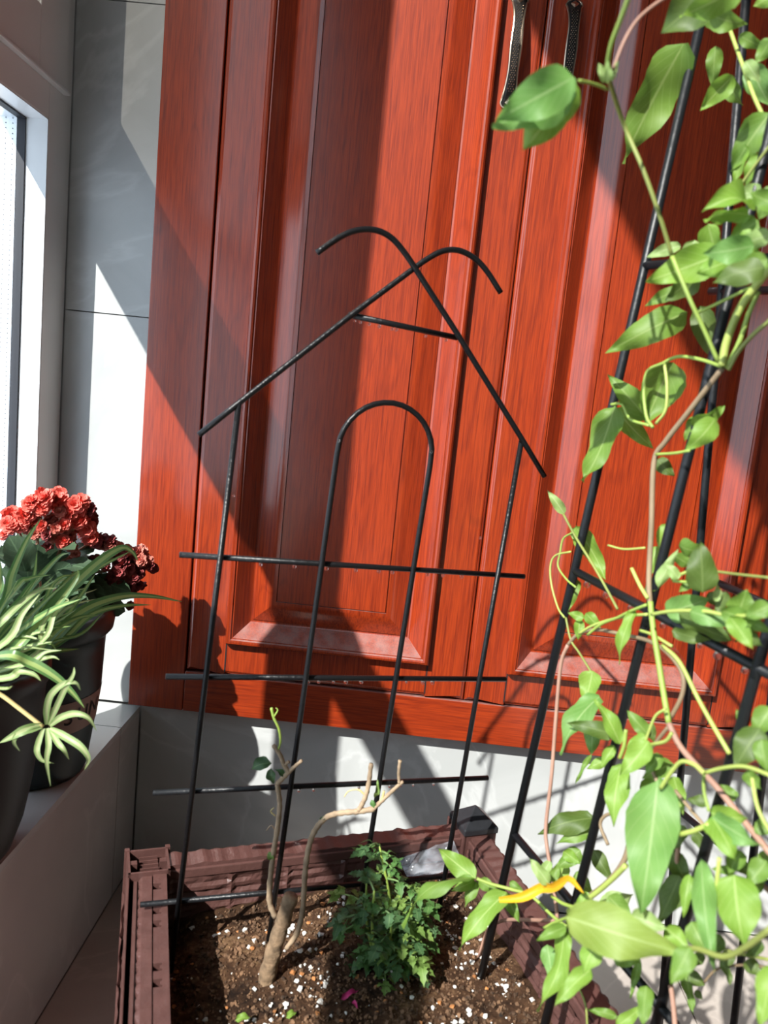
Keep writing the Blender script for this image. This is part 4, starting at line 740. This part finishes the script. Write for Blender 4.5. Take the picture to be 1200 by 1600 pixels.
# ================================================================ POTS ON THE LEDGE
GP = V((-.4195, -.186, R(ZL))); zl = R(ZL)
gp = empty('flower_pot', tuple(GP), 'dark green plastic pot with brown label holding red flowers', 'pot')
def potprof(rs, wall=.003):
    return [(.001, rs[0][1] + .004)] + rs + [(rs[-1][0] - wall, rs[-1][1]), (rs[-1][0] - wall - .004, rs[-1][1] - .03), (.001, rs[-1][1] - .032)]
gprof = [(.054, zl + .0005), (.062, zl + .002), (.0645, zl + .008), (.0715, zl + .06), (.0775, zl + .105), (.0795, zl + .155), (.0805, zl + .174), (.0835, zl + .176), (.0885, zl + .182), (.0900, zl + .192), (.0885, zl + .203), (.0845, zl + .208)]
MB().lathe([(.001, zl + .001)] + gprof + [(.079, zl + .207), (.074, zl + .18)], GP, 56).build('pot_body', 'greenpot', gp, True)
MB().lathe([(.0745, zl + .186), (.04, zl + .19), (.0005, zl + .192)], GP, 30).build('soil_top', 'potsoil', gp, True)
ab = MB()                                     # label wrapped around the pot
def potr(z): return float(np.interp(z, [p[1] for p in gprof], [p[0] for p in gprof])) + .0006
th0, th1, nn_ = -.90, .42, 26; vs = []
for i in range(nn_ + 1):
    th = th0 + (th1 - th0) * i / nn_
    for zz in (zl + .067, zl + .108): vs.append((GP.x + potr(zz) * math.cos(th), GP.y + potr(zz) * math.sin(th), zz))
ab.add(vs, [(2 * i, 2 * i + 2, 2 * i + 3, 2 * i + 1) for i in range(nn_)])
lab = ab.build('pot_label', 'label', gp, True); lab['label'] = 'brown paper label band with dark lettering'
def letter(ch, th, zc, size):
    cu = bpy.data.curves.new('letter', 'FONT'); cu.body = ch; cu.size = size; cu.align_x = 'CENTER'; cu.align_y = 'CENTER'; cu.extrude = .0001
    tmp = bpy.data.objects.new('tmp', cu); COL.objects.link(tmp); bpy.context.view_layer.update()
    me = bpy.data.meshes.new_from_object(tmp.evaluated_get(bpy.context.evaluated_depsgraph_get())); bpy.data.objects.remove(tmp)
    for v in me.vertices:
        r = potr(zc) + .0006 + v.co.z; a = th + v.co.x / .074; z = zc + v.co.y
        v.co = (GP.x + (potr(z) + .0007) * math.cos(a), GP.y + (potr(z) + .0007) * math.sin(a), z)
    me.materials.clear(); me.materials.append(M_['ink'])
    o = bpy.data.objects.new('letter', me); COL.objects.link(o); o.parent = lab
for ch, th, zc in (('S', -.60, zl + .088), ('U', -.34, zl + .089), ('N', -.06, zl + .090)): letter(ch, th, zc, .026)
BP = V((-.4150, -.377, R(ZL)))
bp_ = empty('black_pot', tuple(BP), 'black plastic pot at the left edge holding the spider plant', 'pot')
bprof = [(.050, zl + .0005), (.056, zl + .001), (.064, zl + .012), (.0735, zl + .042), (.081, zl + .085), (.087, zl + .14), (.0905, zl + .185), (.094, zl + .188), (.0945, zl + .202), (.092, zl + .205)]
MB().lathe([(.001, zl + .001)] + bprof + [(.086, zl + .204), (.082, zl + .178)], BP, 56).build('pot_body', 'blackpot', bp_, True)
MB().lathe([(.082, zl + .184), (.04, zl + .188), (.0005, zl + .19)], BP, 30).build('soil_top', 'potsoil', bp_, True)
# ---------------------------------------------------------------- spider plant
sp_ = empty('spider_plant', (BP.x, BP.y, zl + .188), 'variegated spider plant with long striped leaves and a dangling plantlet', 'plant')
SPB = V((BP.x, BP.y, zl + .19))
SP = [  # width px, material, (x, y, Y) ...
 (15, 'spider', ((-40, 1060, -.38), (30, 1005, -.37), (95, 935, -.34), (150, 882, -.31), (188, 857, -.29), (206, 862, -.28), (216, 877, -.275))),
 (13, 'spider', ((-30, 1070, -.38), (35, 1000, -.36), (95, 930, -.32), (150, 890, -.28), (205, 861, -.25))),
 (15, 'spider', ((-20, 1085, -.39), (55, 1020, -.37), (125, 958, -.32), (185, 934, -.28), (235, 932, -.25), (284, 940, -.235))),
 (11, 'spider', ((-15, 1085, -.38), (70, 1015, -.34), (140, 962, -.29), (190, 947, -.26), (236, 945, -.24))),
 (11, 'spider', ((-50, 1040, -.39), (-5, 960, -.39), (20, 895, -.37), (42, 845, -.36), (64, 810, -.35))),
 (10, 'spider', ((-40, 1045, -.36), (10, 960, -.34), (50, 915, -.32), (90, 872, -.3), (108, 864, -.3))),
 (12, 'spiderpale', ((-60, 1040, -.40), (-10, 985, -.41), (30, 945, -.40), (62, 922, -.38), (88, 919, -.37))),
 (13, 'spiderpale', ((-60, 1090, -.41), (0, 1010, -.42), (35, 960, -.41), (62, 928, -.40))),
 (14, 'spider', ((-40, 1085, -.40), (10, 1025, -.40), (50, 985, -.39), (85, 950, -.37), (118, 905, -.35), (122, 890, -.35))),
 (11, 'spider', ((-20, 1095, -.38), (45, 1030, -.35), (95, 975, -.31), (130, 925, -.28), (148, 898, -.27))),
 (11, 'spider', ((-30, 1090, -.39), (40, 1035, -.38), (90, 985, -.36), (125, 965, -.34), (154, 962, -.33))),
 (8, 'spider', ((-10, 1085, -.38), (40, 1035, -.37), (80, 1005, -.36), (118, 995, -.35))),
 (10, 'spiderpale', ((-10, 1080, -.4), (45, 1030, -.40), (65, 980, -.39), (80, 955, -.39), (78, 952, -.39))),
 (9, 'spiderpale', ((0, 1080, -.4), (55, 1010, -.4), (85, 960, -.39), (105, 940, -.39), (101, 935, -.39))),
 (13, 'spider', ((-50, 1030, -.45), (0, 1026, -.46), (45, 1036, -.46), (85, 1058, -.46), (112, 1082, -.46), (132, 1106, -.46))),
 (9, 'spiderpale', ((-20, 1072, -.43), (35, 1040, -.43), (70, 1020, -.43), (96, 1016, -.43))), (8, 'spiderpale', ((0, 1060, -.43), (45, 1036, -.43), (80, 1027, -.43), (93, 1031, -.43))),
 (13, 'spiderpale', ((-40, 1085, -.45), (0, 1062, -.46), (30, 1050, -.46), (52, 1054, -.46), (64, 1064, -.46))), (8, 'spiderpale', ((-30, 1085, -.45), (0, 1076, -.46), (20, 1072, -.46))),
 (9, 'spider', ((-40, 1000, -.41), (-10, 940, -.41), (0, 900, -.41), (-2, 870, -.41))), (9, 'spider', ((-30, 990, -.37), (20, 925, -.36), (45, 905, -.35), (80, 898, -.34))), (8, 'spider', ((-20, 1040, -.34), (30, 960, -.32), (52, 905, -.31), (58, 862, -.31))),
]
rs_ = random.Random(31)
for q in range(34):                           # shorter inner leaves filling the rosette
    bx = rs_.uniform(-60, 20); tx = bx + rs_.uniform(40, 135); ty = 1000 - rs_.uniform(-20, 110) - (tx < 20) * 40; Yb = rs_.uniform(-.42, -.34); mxx = (bx + tx) / 2
    SP.append((rs_.uniform(6, 10), rs_.choice(('spider', 'spider', 'spiderpale')), ((bx, 1060, Yb), (mxx, (1050 + ty) / 2 - rs_.uniform(10, 30), Yb + .01), (tx, ty, Yb + rs_.uniform(0, .03)))))
for q in range(16):                           # arching leaves between the two pots
    tx, ty = rs_.uniform(95, 172), rs_.uniform(885, 968); Yt = rs_.uniform(-.30, -.245)
    SP.append((rs_.uniform(7, 11), rs_.choice(('spider', 'spider', 'spiderpale')), ((-20, 1070, -.37), (rs_.uniform(20, 45), rs_.uniform(985, 1025), -.35), (tx - 45, ty + rs_.uniform(10, 40), (Yt - .35) / 2), (tx, ty, Yt))))
for k, (wpx, mt, pts) in enumerate(SP):
    p3 = [onY(*p) for p in pts]; p3[0] = SPB + V((random.uniform(-.02, .03), random.uniform(-.03, .03), -.004))
    ribbon(p3, wpx * (.00074 if mt == 'spider' else .00052), (CAM - p3[2]) + V((0, 0, .5)), .35 if k % 3 else .2, 6).build('leaf', mt, sp_, True)
YR = -.475
MB().tube(catmull([SPB + V((.03, -.05, 0)), onY(-30, 1072, -.475), onY(0, 1085, YR), onY(30, 1107, YR), onY(67, 1136, YR)], 6), .0018, 7).build('runner', 'runner', sp_, True)
PLT = [(11, ((66, 1134), (40, 1140), (20, 1150), (-1, 1161))), (7, ((66, 1132), (45, 1136), (27, 1148), (22, 1160), (31, 1174))), (7, ((68, 1138), (60, 1160), (58, 1175), (66, 1188), (85, 1193))), (7, ((74, 1138), (76, 1165), (73, 1190), (79, 1229))), (7, ((78, 1140), (90, 1160), (100, 1172), (108, 1187))), (9, ((78, 1138), (100, 1150), (125, 1166), (138, 1185), (132, 1203))), (8, ((78, 1134), (95, 1121), (118, 1115), (138, 1122), (151, 1142))), (7, ((76, 1132), (88, 1105), (102, 1075), (114, 1055), (116, 1042))), (8, ((73, 1132), (73, 1108), (80, 1085), (100, 1068), (118, 1067), (126, 1079)))]
for k, (wpx, pts) in enumerate(PLT):
    n = len(pts); ribbon([onY(x, y, YR - .012 * math.sin(math.pi * .8 * i / (n - 1))) for i, (x, y) in enumerate(pts)], wpx * .00066, CAM - onY(70, 1135, YR), .3, 6).build('plantlet_leaf', 'spiderpale', sp_, True)
# ---------------------------------------------------------------- red flowering plant in the green pot
kal = empty('flowering_plant', (GP.x, GP.y, zl + .19), 'red double-flowered plant with fading blooms in the green pot', 'plant')
def bloom_mesh(name, mat, seed_, rings_):
    mb = MB(); r_ = random.Random(seed_)
    for ring, (cnt, el, ln) in enumerate(rings_):
        for q in range(cnt):
            a = 2 * math.pi * (q + .5 * ring) / cnt + r_.uniform(-.2, .2); e = el + r_.uniform(-.15, .15)
            d = V((math.cos(a) * math.cos(e), math.sin(a) * math.cos(e), math.sin(e))); s = V((-math.sin(a), math.cos(a), 0)); up = d.cross(s) * -1
            L = ln * r_.uniform(.85, 1.1); w_ = L * .30; vs = []
            for i, (t, ww) in enumerate(((.05, .25), (.5, .9), (.85, 1), (1.02, .55))):
                for j in (-1, 0, 1): vs.append(d * (L * t) + s * (w_ * ww * j) + up * (.10 * L * (t * t * 2 - abs(j) * .8) + r_.uniform(-.04, .04) * L))
            mb.add(vs, [(i * 3 + j, i * 3 + j + 1, i * 3 + 4 + j, i * 3 + 3 + j) for i in range(3) for j in range(2)])
    return mb.mesh(name, M_[mat], True)
R3 = ((10, -.15, .9), (11, .2, 1.0), (10, .55, .98), (9, .9, .92), (6, 1.2, .85), (4, 1.45, .8))
BM = {k: [bloom_mesh('flower', k, s, R3) for s in (1, 2, 3)] for k in ('coral', 'dried', 'salmon')}
FL = []
C_, S_, D_ = 'coral', 'salmon', 'dried'
for x, y, r, k in ((52, 786, 13, C_), (60, 795, 12, C_), (72, 778, 14, C_), (84, 786, 14, C_), (95, 778, 13, C_), (98, 792, 13, C_), (52, 805, 12, C_), (66, 800, 12, C_), (82, 808, 10, S_), (92, 804, 9, S_), (112, 795, 15, C_), (126, 790, 14, C_), (114, 808, 13, C_), (130, 803, 12, C_), (138, 802, 12, D_), (142, 812, 11, D_), (20, 806, 13, C_), (32, 808, 12, C_), (16, 818, 12, C_), (28, 820, 12, C_), (38, 818, 10, C_), (6, 835, 7, C_), (42, 828, 9, S_), (56, 818, 10, C_), (68, 820, 9, C_), (58, 832, 9, S_), (72, 838, 9, D_), (88, 822, 10, S_), (94, 828, 9, D_), (86, 838, 8, S_), (98, 818, 10, C_), (108, 822, 8, S_), (118, 820, 11, C_), (128, 817, 12, C_), (135, 832, 14, C_), (138, 845, 13, C_), (146, 840, 11, D_), (150, 850, 11, D_), (97, 851, 12, C_), (106, 832, 8, S_), (112, 840, 8, S_), (114, 852, 8, S_), (118, 866, 8, S_), (112, 874, 7, S_), (108, 880, 6, S_), (74, 855, 9, D_),
               (166, 843, 11, D_), (158, 846, 10, D_), (172, 848, 9, D_), (165, 854, 9, S_), (176, 853, 9, S_), (186, 855, 10, S_), (200, 857, 10, S_), (216, 858, 12, S_), (226, 866, 11, S_), (224, 878, 11, S_), (236, 884, 9, D_), (232, 876, 9, S_), (180, 862, 9, S_), (190, 866, 9, D_), (205, 870, 11, D_), (212, 880, 11, D_), (195, 880, 12, D_), (182, 876, 11, D_), (170, 872, 9, D_), (188, 890, 12, D_), (202, 892, 11, D_), (215, 895, 12, D_), (222, 890, 10, D_), (178, 900, 10, D_), (190, 904, 9, D_), (170, 906, 9, D_), (208, 906, 10, D_), (216, 912, 9, D_), (222, 918, 8, D_), (204, 920, 9, D_), (212, 924, 7, D_), (160, 880, 10, D_), (148, 876, 10, D_), (138, 882, 9, D_), (112, 898, 7, S_), (206, 946, 7, D_), (184, 896, 8, S_)):
    FL.append((x, y, r, k))
rnd = random.Random(9)
FL = [(x + rnd.uniform(-.45, .45) * r, y + rnd.uniform(-.45, .45) * r, r * .86, k) for x, y, r, k in FL for _ in range(2)]
for x, y, r, k in FL:
    Y = (-.200 + .10 * max(0, min(1, (x - 60) / 170)) + rnd.uniform(-.012, .012)); p = onY(x, y, Y)
    me = rnd.choice(BM[k]); o = bpy.data.objects.new('flower', me); COL.objects.link(o); o.parent = kal; o.matrix_parent_inverse = Matrix.Translation(-V(parent_loc(kal)))
    d = V((rnd.uniform(-.7, .7), rnd.uniform(-1.2, -.3), rnd.uniform(.1, 1.0))); o.rotation_euler = d.to_track_quat('Z', 'Y').to_euler(); o.location = p
    sc = r * .00083 * 1.12; o.scale = (sc, sc, sc)
KB = V((GP.x, GP.y, zl + .19))
for tx, ty, Y in ((60, 800, -.2), (95, 800, -.19), (125, 805, -.17), (28, 815, -.205), (140, 840, -.15), (190, 880, -.12), (215, 885, -.105), (170, 870, -.13), (110, 860, -.17), (212, 915, -.11)):
    q = onY(tx, ty + 8, Y); MB().tube(catmull([KB + V((rnd.uniform(-.02, .02), rnd.uniform(-.02, .02), 0)), KB.lerp(q, .5) + V((0, 0, .018)), q], 5), [.0026 - .0012 * i / 10 for i in range(11)], 6).build('stem', 'kstem', kal, True)
for i in range(52):                           # basal foliage around the rim, mostly hidden by the flowers
    th = rnd.uniform(0, 6.28); r0 = rnd.uniform(.01, .04); L = rnd.uniform(.03, .052); z = rnd.uniform(.0, .075)
    pb = KB + V((r0 * math.cos(th), r0 * math.sin(th), z)); pt = pb + V((L * math.cos(th), L * math.sin(th) * (.9 if math.sin(th) > 0 else .5), rnd.uniform(-.005, .03)))
    pt.x = max(pt.x, -.487 if pt.z < zl + .05 else -.51)
    mb = MB(); leaf_mb(mb, pb, pt, rnd.uniform(.024, .036), rnd.uniform(-.4, .4), .12, .2, .02, 14, 6, 'round', 50 + i, V((0, -.3, 1))); mb.build('leaf', 'kleaf', kal, True)
for i, (b, t, wpx, Y) in enumerate((((40, 895), (14, 838), 44, -.225), ((45, 900), (60, 850), 34, -.20), ((85, 900), (92, 858), 40, -.165), ((70, 905), (110, 880), 36, -.19), ((120, 910), (165, 930), 30, -.16), ((60, 930), (35, 945), 26, -.24), ((130, 915), (175, 900), 30, -.13), ((100, 930), (140, 945), 36, -.2), ((140, 950), (172, 955), 26, -.16), ((128, 905), (178, 940), 44, -.15), ((140, 925), (196, 955), 40, -.14), ((120, 930), (165, 975), 46, -.16), ((150, 900), (205, 925), 34, -.12), ((110, 915), (150, 960), 44, -.17))):
    mb = MB(); leaf_mb(mb, onY(*b, Y), onY(*t, Y - .012), wpx * .00083, .3, .12, .2, .02, 14, 6, 'round', i); mb.build('leaf', 'kleaf', kal, True)
